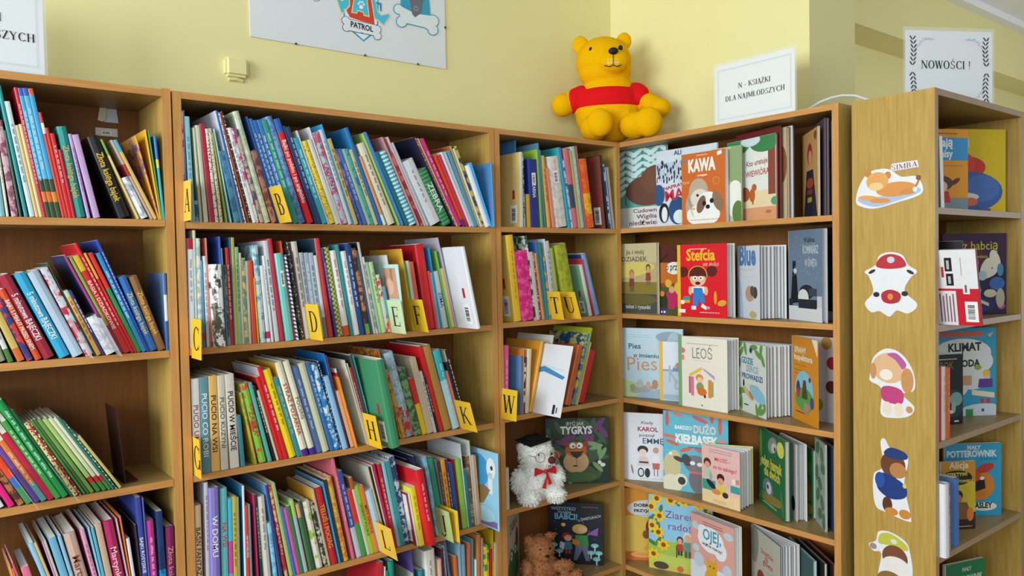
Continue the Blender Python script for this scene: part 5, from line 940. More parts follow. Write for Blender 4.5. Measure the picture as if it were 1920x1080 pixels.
'milosc':dict(bg='e4b8b4',side='d8d080',lb='pink board book with a mother and child drawing',els=[R(0,0,1,.22,'e8cc98'),TX('MIŁOŚĆ –',.34,.76,.42,'c83a50',1.15),TX('co to takiego?',.3,.62,.62,'c83a50',1.1),R(0,.22,.36,.4,'3f9a8a'),E(.14,.7,.1,.08,'5a2f28'),E(.14,.66,.07,.06,'d8a080'),G('b8c4b0',(.06,.6),(.24,.6),(.26,.42),(.05,.42)),G('8ab09a',(.2,.58),(.28,.5),(.26,.38),(.2,.4)),E(.24,.33,.15,.05,'2f2a30',-.6),E(.5,.48,.1,.075,'4a2420'),E(.5,.42,.08,.06,'d89a78'),G('d8c84a',(.42,.36),(.62,.34),(.66,.2),(.42,.2)),E(.62,.2,.08,.05,'3a342c'),E(.38,.22,.12,.05,'d08a48'),R(.76,.28,1,.4,'3f9a96'),R(.8,.42,.88,.52,'e8dcd8'),R(.9,.44,.98,.52,'c88a68'),R(.66,.32,.72,.5,'d8b8b0')]+lines(.2,.8,[.94,.9],'9a7a78',.01)+lines(.3,.65,[.07,.04],'b08a50',.008)),
'hamak':dict(bg='1f6a40',side='3a7a54',lb='green sloth book with yellow title on fourth shelf',els=[TX('Jeden hamak',.06,.55,.84,'e0d050',1.35,-.0,.03),TX('dla dwóch',.22,.43,.6,'e0d050',1.3,0,.03),E(.85,.86,.13,.1,'d8d85a'),E(.55,.86,.18,.1,'8a9088',.4),E(.6,.84,.1,.06,'c8c8be',.4),E(.64,.83,.03,.03,'2a2a2a'),E(.36,.26,.2,.14,'6a7a8a'),E(.4,.28,.1,.08,'c8ccd0'),E(.36,.29,.04,.03,'2f3a5a'),E(.55,.15,.42,.06,'8a7a3a',.1),E(.1,.8,.05,.2,'6a8a30'),E(.12,.15,.2,.03,'4a7a3a',.6),E(.9,.2,.04,.16,'4a8040',.2)]+lines(.15,.7,[.06],'c8d8c0',.012)),
'whitefan':dict(bg='d8d8d4',side='e4e4e0',lb='open book with white fanned pages right of the green sloth book',els=[E(.8,.2,.1,.1,'2a2a2a')]),
'green2':dict(bg='2f7a48',side='3f9060',lb='green and orange book, second right of the green sloth book',els=[E(.4,.4,.3,.2,'b8782f',.5),E(.6,.7,.3,.1,'4a9a50',.8),E(.5,.1,.4,.08,'c89a3a',.3)]),
'leaf':dict(bg='9aaca0',side='b0b8b4',lb='grey-green leaf-patterned book at right end of fourth shelf',els=leaves([(.3,.9),(.7,.85),(.8,.7),(.2,.6),(.5,.5),(.3,.35),(.7,.3),(.5,.15),(.85,.1)],.22,'5a7a5e')+[E(.4,.75,.1,.06,'c8b8b0')]),
'edgedark':dict(bg='3a4a5a',side='8a8ea8',lb='dark-covered book rightmost on right bookcase fourth shelf',els=[R(.5,0,.6,1,'8a8aa8')]),
'dobrze':dict(bg='d8902c',side='c8862c',lb='orange book of a girl by a table, leftmost on fifth shelf',els=[R(0,.12,1,.62,'dcb850'),R(0,0,1,.12,'d8702a'),E(.65,.72,.48,.12,'d4d6d8'),TX('DOBRZE',.32,.745,.46,'26221e',.8,0,.04),TX('PRZYJACIELU',.32,.67,.64,'26221e',.8,0,.04),E(.82,.46,.25,.16,'7a3424'),E(.84,.43,.2,.13,'d8987a'),E(.76,.43,.02,.016,'2a1a18'),E(.9,.45,.02,.016,'2a1a18'),E(.58,.36,.08,.06,'8a4a30'),G('3f8ac0',(.78,.28),(1,.3),(1,.12),(.75,.12)),E(.7,.22,.2,.05,'e0a040',.6),E(.5,.08,.26,.04,'e8b870'),E(.5,.08,.2,.028,'e09a50')]+lines(.34,.9,[.62],'8a8a8a')),
'ziarenka':dict(bg='8ac0de',side='6a9a4a',lb='blue-sky book framed by sunflowers with two gardeners',els=[R(0,0,1,.32,'b8c458'),E(.5,.3,.6,.1,'9ab84a'),R(0,0,1,.06,'c8b848'),TX('Ziarenka',.27,.71,.62,'8a3a7a',.9,0,0),TX('radości',.32,.56,.5,'8a3a7a',.9,0,0)]+leaves([(.08,.7),(.15,.62),(.12,.5),(.2,.8),(.06,.35),(.18,.4),(.45,.95),(.7,.95),(.9,.9)],.09,'3f7a4a')+flowers([(.05,.83),(.14,.95),(.36,.95),(.06,.58),(.18,.72),(.16,.5),(.24,.34),(.08,.2),(.56,.96),(.8,.94),(.95,.8)],.1)+kid(.5,.25,.3,'3a2420','d8a078','b83a34','3a3430')+kid(.62,.24,.4,'d8d4c8','d8a884','6a8a78','4a5a44')+[R(.44,.2,.455,.36,'4a3a30'),E(.2,.06,.12,.05,'4a3a34'),E(.5,.05,.05,.04,'c86a3a')]),
'ojej':dict(bg='dba094',side='d8d0bc',lb='thick pink book with a yellow cat standing upright',els=[E(.48,.72,.3,.17,'e4e8ec'),E(.7,.62,.14,.12,'e4e8ec'),E(.3,.82,.12,.07,'e4e8ec'),TX('OJEJ,',.3,.71,.42,'4a9ab0',1.2,0,.02),TX('ważne rzeczy!',.28,.63,.46,'2a2a34',.95,-.08,.02),E(.14,.55,.08,.05,'b8d0d8'),E(.88,.86,.1,.05,'b8d0d8'),E(.12,.85,.08,.05,'b8d0d8'),R(0,.0,1,.36,'d4dae0'),E(.2,.4,.12,.1,'c0ccd4'),E(.85,.4,.1,.08,'c0ccd4'),E(.5,.18,.17,.17,'d8a42c'),E(.5,.36,.13,.09,'d8a42c'),G('d8a42c',(.4,.4),(.46,.42),(.4,.5)),G('d8a42c',(.55,.42),(.61,.4),(.6,.5)),E(.46,.15,.08,.08,'f0e8d0'),E(.46,.37,.015,.012,'2a2420'),E(.55,.37,.015,.012,'2a2420'),E(.5,.02,.16,.05,'2a2f3a'),E(.72,.2,.03,.1,'d8cfa0',.3)]+lines(.3,.75,[.93,.9],'6a5a5a',.01)),
'strych':dict(bg='b8b6a8',side='c8c8c4',lb='grey book standing half open with fanned pages on fifth shelf',els=[TX('Szczęście',.36,.72,.42,'b03a3a',1.0),TX('na',.5,.65,.1,'b03a3a',1.2),TX('głowie',.42,.58,.34,'b03a3a',1.0),E(.35,.35,.14,.12,'8a3a34'),E(.35,.2,.16,.16,'7a4a40'),E(.8,.3,.2,.25,'9a9684'),E(.1,.8,.16,.3,'8a887a')]+lines(.4,.7,[.5],'8a8a84')),
'edgeA':dict(bg='3a5a5a',side='8ab0b8',lb='teal-edged book right of the grey half-open book, fifth shelf',els=[]),
'edgeB':dict(bg='2a2a2a',side='4a4a48',lb='black book, second right of the grey half-open book, fifth shelf',els=[]),
'edgeC':dict(bg='3a2626',side='7a2a2c',lb='dark red-edged book rightmost on right bookcase fifth shelf',els=[]),
'tygrys':dict(bg='24382e',side='1f2f28',lb='dark jungle book with a wide-eyed tiger behind the white bear',els=leaves([(rf.uniform(.05,.95),rf.uniform(.05,.95)) for _ in range(46)],.12,'3f5a44')+leaves([(.85,.9),(.9,.8),(.35,.68),(.65,.7),(.3,.62),(.7,.63)],.14,'6a3a6a',.9)+leaves([(.8,.55),(.85,.5),(.75,.6),(.9,.45),(.82,.25),(.6,.1),(.2,.3),(.15,.1),(.4,.06)],.11,'7a9a68',.3)+[TX('BYĆ JAK',.34,.89,.28,'b8bcb8',1.0,0,.02),TX('TYGRYS',.24,.76,.5,'dcdcd8',1.2,0,.04),E(.48,.5,.17,.14,'b8622c'),E(.12,.44,.14,.06,'b05a28',.2),E(.35,.6,.05,.04,'8a4420'),E(.63,.6,.05,.04,'8a4420'),E(.48,.33,.2,.17,'d0a878'),E(.48,.46,.12,.06,'c8783a'),G('3a322e',(.38,.49),(.6,.49),(.55,.42),(.49,.38),(.43,.42)),E(.43,.58,.05,.045,'eeeae2'),E(.54,.58,.05,.045,'eeeae2'),E(.44,.57,.016,.014,'1c1816'),E(.53,.575,.016,.014,'1c1816'),R(.485,.28,.492,.4,'4a3428'),E(.47,.27,.04,.012,'3a2a24'),E(.9,.28,.04,.03,'d8dcd4'),E(.85,.32,.03,.03,'d8dcd4'),E(.5,.1,.3,.08,'4a6a3a')]),
'swietlik':dict(bg='1f2330',side='2a2e3a',lb='dark night book with glowing mushrooms and two figures',els=[TX('WSZYSTKO',.05,.88,.46,'8ab0c0',.95,0,.03),TX('POWIEM',.18,.825,.24,'8ab0c0',.9,0,.03),TX('BABCI!',.12,.73,.42,'6ab0c8',1.05,0,.03),TX('o ŚWIETLIKACH',.56,.7,.42,'c8ccd0',1.2,.25,.01)]+lines(.62,.92,[.94],'8a8a4a',.01)+[E(.58,.58,.14,.08,'c8a050'),E(.63,.57,.08,.05,'d8a888'),G('3f8a4a',(.5,.48),(.72,.48),(.74,.3),(.48,.3)),G('6a7088',(.5,.3),(.72,.3),(.76,.06),(.68,.06),(.62,.24),(.52,.06),(.46,.06)),G('c87a2a',(.44,.42),(.58,.38),(.56,.3),(.44,.33)),G('8a5aa0',(.7,.5),(.92,.62),(.9,.48)),E(.34,.45,.09,.06,'8a3428'),E(.36,.42,.07,.05,'d89a80'),G('3a7a8a',(.3,.36),(.42,.36),(.44,.24),(.28,.24)),R(.31,.16,.35,.24,'b03a4a'),R(.37,.16,.41,.24,'b03a4a'),G('c8ccd0',(.22,.36),(.3,.34),(.28,.22),(.2,.26)),E(.28,.64,.04,.03,'d8b050'),E(.12,.48,.05,.025,'b86a60')]+[q for x,y in((.1,.3),(.2,.2),(.85,.32),(.78,.2),(.92,.2),(.88,.1)) for q in(E(x,y,.07,.035,'7ac0c0'),R(x-.012,y-.1,x+.012,y,'b8d8d4'))]+[E(rf.uniform(.1,.9),rf.uniform(.3,.7),.008,.007,'8a90b0') for _ in range(20)]),
'zaba':dict(bg='b0aa9c',side='c8c4b8',lb='grey book with a green frog, left of the brown bear',els=[TX('ŻABKA',.25,.72,.6,'2a2420',1.3,.1),E(.5,.3,.42,.2,'3f6a3a'),E(.35,.46,.12,.09,'3f6a3a'),E(.66,.48,.12,.09,'3f6a3a'),E(.36,.46,.07,.05,'dcdcd0'),E(.66,.48,.07,.05,'dcdcd0'),E(.36,.46,.03,.025,'1c1c18'),E(.66,.48,.03,.025,'1c1c18'),R(.1,.03,.4,.1,'b83a34'),E(.8,.6,.1,.12,'7a2a24')]),
'koton':dict(bg='d2b41c',side='e0c440',lb='bright yellow book at back of far-right bookcase top shelf',els=[TX('ton',.1,.79,.3,'e4dcb4',1.15,0,.03),TX('nd',.1,.9,.2,'b09a28',1),E(.35,.55,.32,.13,'c03a2a'),E(.3,.58,.2,.14,'c84434'),E(.4,.26,.55,.24,'3f5f9a'),E(.6,.3,.3,.16,'4a6cae'),E(.3,.2,.26,.05,'d8d4cc'),E(.42,.14,.12,.05,'d06a48'),E(.25,.14,.1,.03,'c8b488'),R(0,0,.75,.06,'4a5a8a')]),
'mnisy':dict(bg='d8922c',side='d8d0c0',lb='orange book with a blue title panel on far-right top shelf',els=[R(.02,.62,1,.9,'3f90c4'),TX('ągają',.36,.79,.36,'eef2f4',1.1,0,.03),TX('mnisy',.38,.66,.34,'eef2f4',1.1,0,.03),R(.0,.0,1,.16,'7a8a94'),E(.52,.34,.2,.09,'5a3a34'),E(.5,.3,.12,.07,'d8b098'),G('b8342c',(.42,.24),(.64,.24),(.68,.1),(.38,.1)),E(.76,.36,.1,.03,'5a3a34',.5)]+lines(.4,.8,[.94],'8a4a20',.014)+lines(.4,.9,[.55],'b87a40',.012)),
'babcia':dict(bg='2c2444',side='3a2f50',lb='dark purple funfair book on far-right bookcase second shelf',els=[R(0,.55,1,1,'3a2440'),E(.3,.7,.35,.2,'5a2434'),TX('k z babcią',.2,.8,.66,'d4c83a',1.05,0,.0),TX('biletem na wakacje',.3,.7,.4,'c8bc3a',1.1),E(.68,.58,.08,.13,'dcd8c4',-.5),E(.82,.66,.08,.14,'dcd8c4',.3),E(.7,.5,.16,.05,'dcd8c4',.3),E(.36,.5,.08,.06,'b89a50'),E(.5,.64,.07,.06,'a83a6a'),E(.45,.46,.05,.05,'c83a3a'),E(.62,.48,.07,.06,'a8c0c8'),E(.85,.38,.12,.08,'3f6ab0'),E(.4,.34,.09,.09,'8a3a4a'),E(.4,.34,.05,.05,'d8ccc0'),E(.55,.3,.05,.06,'8a8a9a'),E(.74,.26,.1,.05,'cfc8a8'),E(.5,.12,.3,.1,'2f2f6a'),G('cfc8a0',(.55,.2),(.72,.14),(.72,.1),(.55,.16)),E(.3,.2,.12,.06,'b06a3a'),E(.92,.1,.06,.04,'b84a8a'),E(.9,.2,.07,.12,'b8b498'),E(.9,.55,.05,.08,'4a8ab0')]),
'klimat':dict(bg='2f93b4',side='3a8aa8',lb='blue book with a white cloud and figure holding a sign',els=[R(0,.9,.78,.955,'c85a44'),E(.45,.72,.47,.16,'d0d2d0'),E(.75,.62,.2,.12,'d0d2d0'),E(.6,.45,.3,.15,'d0d2d0'),E(.4,.33,.14,.1,'d0d2d0'),TX('KLIMAT',.22,.735,.54,'26282c',1.1,.03,.04),TX('I',.44,.655,.02,'26282c',1.2,0,.03),TX('POGODA',.16,.555,.58,'26282c',1.1,.03,.04),R(.4,.35,.6,.46,'c09470'),E(.84,.46,.06,.04,'d8b898'),E(.84,.49,.06,.035,'e0b040'),G('5a3a8a',(.72,.42),(.94,.42),(.94,.32),(.7,.32)),G('d8d0b0',(.6,.3),(.97,.26),(.97,.2),(.6,.24)),R(.74,.12,.8,.2,'b83a4a'),R(.84,.12,.9,.2,'b83a4a'),E(.8,.05,.4,.09,'c4ccd4'),R(.5,.0,.62,.08,'2f8a4a'),E(.7,.55,.06,.03,'8aa03a'),G('e0a060',(.85,.92),(.95,.95),(.9,.89)),R(.76,.05,.8,.08,'2a3a6a')]),
'ghost':dict(bg='1c211e',side='2a2a28',lb='black book with a pale ghostly shape, far-right third shelf',els=[TX('MROK',.1,.8,.6,'8a6a3a',1.2),E(.75,.36,.22,.12,'7aa09a'),E(.7,.25,.08,.1,'8ab0a8'),E(.6,.17,.08,.03,'d8d0a8'),E(.7,.3,.4,.22,'24403a')][0:1]+[E(.7,.3,.36,.2,'24403a'),E(.78,.36,.2,.1,'7aa09a'),E(.7,.24,.07,.08,'8ab0a8'),E(.62,.18,.08,.025,'d8d0a8'),R(.72,.03,.86,.055,'c8ccc8')]+lines(.2,.8,[.93],'c8c4a8',.014)),
'potterB':dict(bg='2f94b8',side='c8c4b8',lb='sky-blue book with an orange profile drawing, far-right fourth shelf',els=[TX('MAŁY',.4,.92,.24,'cfd8d8',1.1,0,.04),TX('POTTEROWNIK',.04,.82,.88,'d4dcdc',1.25,0,.04),TX('J.K. ROWLING',.62,.77,.3,'1f5a78',1),E(.62,.42,.26,.2,'c87a2c'),E(.5,.55,.14,.12,'b8542c'),E(.72,.66,.16,.06,'b83a30',.3),G('1f1c20',(.35,.42),(.7,.52),(.72,.38),(.4,.3)),E(.42,.28,.12,.06,'1f1c20',.3),E(.7,.13,.22,.06,'d8d8cc'),TX('WEASLEY',.36,.11,.48,'20201e',1.2,0,.04),E(.66,.52,.04,.025,'e8e4dc')]),
'detektyw':dict(bg='b8862c',side='d0c8b4',lb='yellow-brown book in front of the sky-blue profile book',els=[R(0,.25,1,.7,'c8b030'),R(0,0,1,.25,'3a2420'),TX('Alicja',.25,.9,.55,'e0d8c8',1),E(.45,.76,.46,.11,'262420'),TX('DETEKTYWI',.1,.78,.66,'d8d04a',1.1,.02,.03),TX('KOTOWSKI',.36,.69,.5,'d8d04a',1.1,0,.03),E(.5,.5,.14,.08,'2f241e'),E(.5,.44,.12,.08,'b86a40'),G('7a5a2a',(.3,.4),(.75,.4),(.95,.15),(.25,.15)),E(.85,.22,.1,.1,'d8783a'),E(.4,.35,.1,.14,'8a2f24')]+lines(.4,.9,[.04],'c8c0a8',.012)),
'potterG':dict(bg='1f7a4c',side='c8c4b8',lb='green book at the bottom of the far-right bookcase',els=[TX('MAŁY',.42,.84,.24,'b8c8bc',1.1,0,.04),TX('POTTEROWNIK',.08,.66,.86,'c4d0c4',1.3,0,.04),TX('J.K. ROWLING',.6,.55,.3,'0f4a30',1),E(.5,.25,.3,.2,'c8a040')]),
}
for a in ART.values():
    for e in a['els']:
        if e[0]=='t': text(e[1],e[8])
def art(parent,els,w,h):
    mb=MB(); k=0
    for e in els:
        k+=1; y=-.00015-.00002*k
        if e[0]=='p':
            P=e[1]
            if P[0]=='e':
                _,cx,cy,rx,ry,rot=P; asp=h/w
                P=[(cx+(x-cx),cy+(q-cy)/1.0) for x,q in ell(cx,cy,rx,ry*1.0,0)] if not rot else [(cx+(a*math.cos(rot)-b*asp*math.sin(rot)),cy+(a*math.sin(rot)/asp+b*math.cos(rot))) for a,b in [(rx*math.cos(t),ry*math.sin(t)) for t in [2*math.pi*i/22 for i in range(22)]]]
            P=[(min(.998,max(.002,x))*w,y,min(.998,max(.002,z))*h) for x,z in P]
            mb.face(P,lin(e[2],K))
        else:
            _,s,x,z,wd,c,hs,rot,bold=e; vs,fs,tw=text(s,bold)
            if not tw: continue
            sc=wd*w/tw; cr,sr=math.cos(rot),math.sin(rot); tb=MB()
            for f in fs:
                tb.face([(max(.001,min(w-.001,x*w+vs[i][0]*sc*cr-vs[i][1]*sc*hs*sr)),y,max(.001,min(h-.001,z*h+vs[i][0]*sc*sr+vs[i][1]*sc*hs*cr))) for i in f],lin(c))
            tb.build('title',INK,parent)
    if mb.v: mb.build('cover_print',INK,parent)
NLEAF={'stefcia':5,'blue':7,'komin':3,'leos':4,'serce':7,'sprawy':0,'milosc':4,'whitefan':6,'strych':6}
BOARD={'milosc','kawa','greencream'}
for key,(x,y,z,w,h,yaw,t,fan) in FACE.items():
    a=ART[key]; bg=lin(a['bg'],K); sd=lin(a['side'],K); spc=lin(a.get('spinec',a['side']),K)
    root=thing('picture_book',a['lb'],'book',(x,y,z+.0003),(0,0,yaw),'books shown cover-out')
    bt=.0018; oh=.003
    if fan is None:
        mb=MB(); pr=[(w,0),(.002,0),(0,.002),(0,t-.002),(.002,t),(w,t),(w,t-bt),(bt,t-bt),(bt,bt),(w,bt)]
        n=len(pr)
        for i in range(n):
            j=(i+1)%n; c=bg if i==0 else (spc if i in(1,2,3) else sd)
            mb.face([(pr[i][0],pr[i][1],0),(pr[j][0],pr[j][1],0),(pr[j][0],pr[j][1],h),(pr[i][0],pr[i][1],h)],c)
        mb.face([(p,q,0) for p,q in pr][::-1],sd); mb.face([(p,q,h) for p,q in pr],sd)
        fr=mb.build('cover',INK,root)
        pg=MB(); m=0 if key in BOARD else oh
        if t>.03 or key in BOARD:
            nn=max(3,int(t/.0032)); q=(t-2*bt)/nn
            for i in range(nn): pg.box(bt,bt+q*i+.0001,m*.6,w-m-.0015*((i*7)%3),bt+q*(i+.86),h-m*.6)
        else: pg.box(bt,bt+.0001,oh,w-oh,t-bt-.0001,h-oh)
        pg.build('pages',LEAF if key in BOARD or t>.03 else PAGES,root,attr=False)
    else:
        mb=MB(); mb.box(0,0,0,w,bt,h,bg); fr=mb.build('front_cover',INK,root)
        # spine strip, back cover and leaves turn about the spine line
        mb=MB(); sp=t; mb.box(-.006 if 'spinec' in a else -.002,.0,0,-.0003,sp,h,spc); mb.build('spine',INK,root)
        mb=MB(); mb.box(.0008,0,0,w,bt,h,sd); bc=mb.build('back_cover',INK,root,loc=(0,sp,0),rot=(0,0,fan))
        N=NLEAF[key]; th=.003 if key in BOARD else .0011
        for i in range(N):
            f=(i+.7)/(N+.6); lb=MB(); ww=w*(.975-.02*((i*5)%3)/2); bow=.006*math.sin(math.pi*f)
            P=[(.002,0),(ww*.35,bow),(ww*.7,bow*.8),(ww,0)]
            for p,q in zip(P,P[1:]):
                lb.face([(p[0],p[1],oh),(q[0],q[1],oh),(q[0],q[1],h-oh),(p[0],p[1],h-oh)]); lb.face([(p[0],p[1]+th,oh),(p[0],p[1]+th,h-oh),(q[0],q[1]+th,h-oh),(q[0],q[1]+th,oh)])
                lb.face([(p[0],p[1],h-oh),(q[0],q[1],h-oh),(q[0],q[1]+th,h-oh),(p[0],p[1]+th,h-oh)])
            lb.face([(ww,0,oh),(ww,th,oh),(ww,th,h-oh),(ww,0,h-oh)])
            lb.build('page_leaf',LEAF,root,loc=(0,bt+(sp-bt)*f,0),rot=(0,0,fan*f),attr=False)
        if key=='sprawy':
            b=MB()
            for cx,cz,c in((.62,.93,'b88a4a'),(.72,.7,'a82a3a'),(.7,.42,'5a2f28'),(.45,.2,'8a9a4a')):
                b.face([(p*w,-.0003,q*h) for p,q in ell(cx,cz,.1,.075)],lin(c))
            b.build('endpaper_dots',INK,bc)
    art(fr,a['els'],w,h)
# ---------------------------------------------------------------- plush toys
def blob_mesh(name,parts,m,parent,vox=.006,smooth=6,loc=(0,0,0),disp=0,dscale=.01):
    bm=bmesh.new()
    for cx,cy,cz,rx,ry,rz,*r in parts:
        M=Matrix.Translation((cx,cy,cz))
        if r: M=M@Matrix.Rotation(r[0],4,r[1])
        bmesh.ops.create_uvsphere(bm,u_segments=20,v_segments=14,radius=1,matrix=M@Matrix.Diagonal((rx,ry,rz,1)))
    me=bpy.data.meshes.new(name); bm.to_mesh(me); bm.free(); me.materials.append(m)
    o=bpy.data.objects.new(name,me); COL.objects.link(o); o.parent=parent; o.location=loc
    d=o.modifiers.new('fuse','REMESH'); d.mode='VOXEL'; d.voxel_size=vox; d.use_smooth_shade=True
    s=o.modifiers.new('soften','SMOOTH'); s.iterations=smooth; s.factor=.5
    if disp:
        tx=bpy.data.textures.new(name+'_nap','CLOUDS'); tx.noise_scale=dscale
        q=o.modifiers.new('nap','DISPLACE'); q.texture=tx; q.strength=disp; q.mid_level=.5
    return o
def ball(name,c,r,m,parent,seg=16):
    bm=bmesh.new(); bmesh.ops.create_uvsphere(bm,u_segments=seg,v_segments=seg//2+2,radius=1,matrix=Matrix.Translation(c)@Matrix.Diagonal((*r,1)))
    me=bpy.data.meshes.new(name); bm.to_mesh(me); bm.free(); me.materials.append(m); me.polygons.foreach_set('use_smooth',[True]*len(me.polygons))
    o=bpy.data.objects.new(name,me); COL.objects.link(o); o.parent=parent; return o
def tube(name,pts,r,m,parent=None,n=8,loc=(0,0,0)):
    mb=MB(); rings=[]
    P=[Vector(p) for p in pts]
    for i,p in enumerate(P):
        d=(P[min(i+1,len(P)-1)]-P[max(i-1,0)]).normalized(); a=d.cross(Vector((0,0,1)) if abs(d.z)<.9 else Vector((1,0,0))).normalized(); b=d.cross(a)
        rings.append([p+(a*math.cos(2*math.pi*k/n)+b*math.sin(2*math.pi*k/n))*r for k in range(n)])
    for A,B in zip(rings,rings[1:]):
        for k in range(n): mb.face([A[k],A[(k+1)%n],B[(k+1)%n],B[k]])
    mb.face(rings[0][::-1]); mb.face(rings[-1])
    return mb.build(name,m,parent,loc,attr=False,smooth=True)
def tufts(name,parts,m,parent,n,ln,wd,seed,keep=lambda p:True,droop=.35):
    r=random.Random(seed); mb=MB(); areas=[rx*ry+ry*rz+rx*rz for _,_,_,rx,ry,rz,*_ in parts]; tot=sum(areas)
    for (cx,cy,cz,rx,ry,rz,*_),a in zip(parts,areas):
        for i in range(int(n*a/tot)):
            z=r.uniform(-1,1); t=r.uniform(0,2*math.pi); q=math.sqrt(1-z*z); d=Vector((q*math.cos(t),q*math.sin(t),z))
            p=Vector((cx+d.x*rx,cy+d.y*ry,cz+d.z*rz))
            if not keep(p): continue
            inside=False
            for (ax,ay,az,bx,by,bz,*_) in parts:
                if (ax,ay,az)!=(cx,cy,cz) and ((p.x-ax)/bx)**2+((p.y-ay)/by)**2+((p.z-az)/bz)**2<.9: inside=True;break
            if inside: continue
            nrm=Vector((d.x/rx,d.y/ry,d.z/rz)).normalized(); dr=(nrm+Vector((r.uniform(-.6,.6),r.uniform(-.6,.6),r.uniform(-.6,.6)-droop))).normalized()
            s=dr.cross(Vector((r.uniform(-1,1),r.uniform(-1,1),r.uniform(-1,1)))).normalized()*wd*r.uniform(.6,1.2); L=ln*r.uniform(.6,1.25)
            p0=p-nrm*.004; mid=p0+dr*L*.55; tip=p0+dr*L+Vector((0,0,-L*.18)); s2=nrm.cross(s)
            Q=[p0-s,p0+s,mid+s*.7,mid-s*.7,tip]
            for v in Q: v.z=max(v.z,.0008)
            mb.face(Q[:4]); mb.face([Q[3],Q[2],Q[4]])
    return mb.build(name,m,parent,attr=False)
YEL=flat('yellow_plush','e9ae06',.95,.05,noise=.10,scale=180,bump=.5)
RED=flat('red_jersey','d8141a',.8,.1,noise=.05,scale=240,bump=.15)
BLK=flat('black_felt','15130f',.6,.3)
REDF=flat('red_felt','b81420',.8,.1)
# the yellow bear: a plain plush toy, local -y faces the room
yb=thing('plush_bear','large golden-yellow plush bear in a red shirt sitting on the corner bookcases','plush toy',(1.599,.063,1.9),(0,0,-.806))
body=[(0,0,.122,.128,.105,.12),(0,.0,.2,.1,.085,.07),(-.016,-.005,.315,.105,.095,.092),(-.012,-.008,.272,.1,.085,.066),(.02,-.075,.295,.06,.05,.046),
 (-.103,.0,.383,.032,.016,.036),(.062,.012,.392,.03,.016,.034),
 (-.115,-.01,.17,.06,.045,.048),(-.172,-.02,.155,.043,.042,.045),(.11,-.01,.17,.06,.045,.05),(.165,-.045,.135,.058,.04,.037,.5,'Y'),(.19,-.05,.122,.04,.038,.036),
 (-.055,-.1,.05,.05,.07,.05),(-.03,-.155,.06,.047,.035,.052),(.1,-.1,.054,.062,.06,.05),(.145,-.135,.058,.05,.038,.055)]
blob_mesh('body',body,YEL,yb,.0055,5)
def shirt():
    P=[(0,0,.172,.122,.103,.058),(0,0,.146,.131,.11,.04),(-.1,-.008,.178,.05,.05,.05),(-.125,-.012,.17,.034,.05,.049),(.1,-.008,.178,.055,.05,.052),(.118,-.016,.168,.042,.05,.05)]
    return blob_mesh('shirt',P,RED,yb,.0055,4)
shirt()
ball('nose',(.022,-.124,.322),(.018,.012,.013),BLK,yb)
for x in(-.06,.048): ball('eye',(x,-.092+(.012 if x<-.05 else .008),.342),(.008,.006,.0105),BLK,yb)
tube('mouth',[(-.012,-.112,.274),(.006,-.122,.267),(.02,-.124,.272),(.034,-.121,.266),(.05,-.112,.273)],.0016,BLK,yb)
MUZ=flat('pale_yellow_plush','f0c860',.95,.05,noise=.08,scale=180,bump=.4)
ball('muzzle_patch',(.02,-.088,.293),(.05,.0365,.037),MUZ,yb)
tube('muzzle_seam',[(.021,-.125,.313),(.021,-.128,.295),(.02,-.124,.27)],.0012,BLK,yb)
# white bear with a student's cap
WF=flat('white_fur','f4f0e8',.95,.05,noise=.05,scale=120); BRN=flat('brown_velvet_nose','5a2a22',.7,.2); CAPM=flat('black_cap_felt','18171a',.8,.15); WIRE=flat('gilt_wire','8a7a58',.3,.5)
RIB=flat('red_ribbon','c8141e',.45,.4,noise=.06,scale=60); BRF=flat('brown_fur','a06a44',.95,.05,noise=.12,scale=140); DKB=flat('dark_brown_suede','4a261a',.85,.1); STW=flat('cream_thread','d0b890',.8,.1)
wb=thing('teddy_bear','fluffy white teddy bear with black cap, wire glasses and red bow','plush toy',(1.178,.032,.6292),(0,0,-.3)); wb.scale=(.97,.97,.97)
wparts=[(0,0,.066,.08,.066,.064),(0,0,.115,.056,.05,.045),(.0,-.01,.172,.06,.055,.056),(.022,-.05,.152,.026,.024,.022),(-.072,-.03,.085,.028,.034,.038),(.066,-.03,.085,.028,.034,.038),(-.048,-.055,.03,.034,.045,.027),(.05,-.055,.03,.034,.045,.027),(-.045,.0,.2,.018,.012,.018),(.04,.005,.203,.018,.012,.018)]
blob_mesh('body',wparts,WF,wb,.005,5)
tufts('fur',wparts,WF,wb,11000,.015,.0017,4,keep=lambda p:not(p.z>.2 and p.y>-.045 and abs(p.x)<.03))
ball('nose',(.03,-.081,.158),(.0145,.011,.013),BRN,wb)
for x in(-.012,.038): ball('eye',(x,-.06,.176),(.005,.004,.006),BLK,wb)
tube('mouth',[(.03,-.08,.148),(.029,-.078,.14),(.02,-.074,.136)],.0009,BLK,wb)
g=MB()
for cx in(-.012,.042):
    pts=[(cx+.018*math.cos(a*math.pi/9),-.076,.17+.017*math.sin(a*math.pi/9)) for a in range(19)]
    tube('glasses_rim',pts,.0012,WIRE,wb,6)
tube('glasses_arm',[(-.03,-.074,.172),(-.055,-.02,.178)],.0011,WIRE,wb,6)
c=MB(); c.box(-.052,-.036,.224,.046,.046,.2285)
co=c.build('cap_board',CAPM,wb,rot=(.12,-.1,.3),attr=False); ball('cap_crown',(-.004,0,.212),(.05,.046,.024),CAPM,wb)
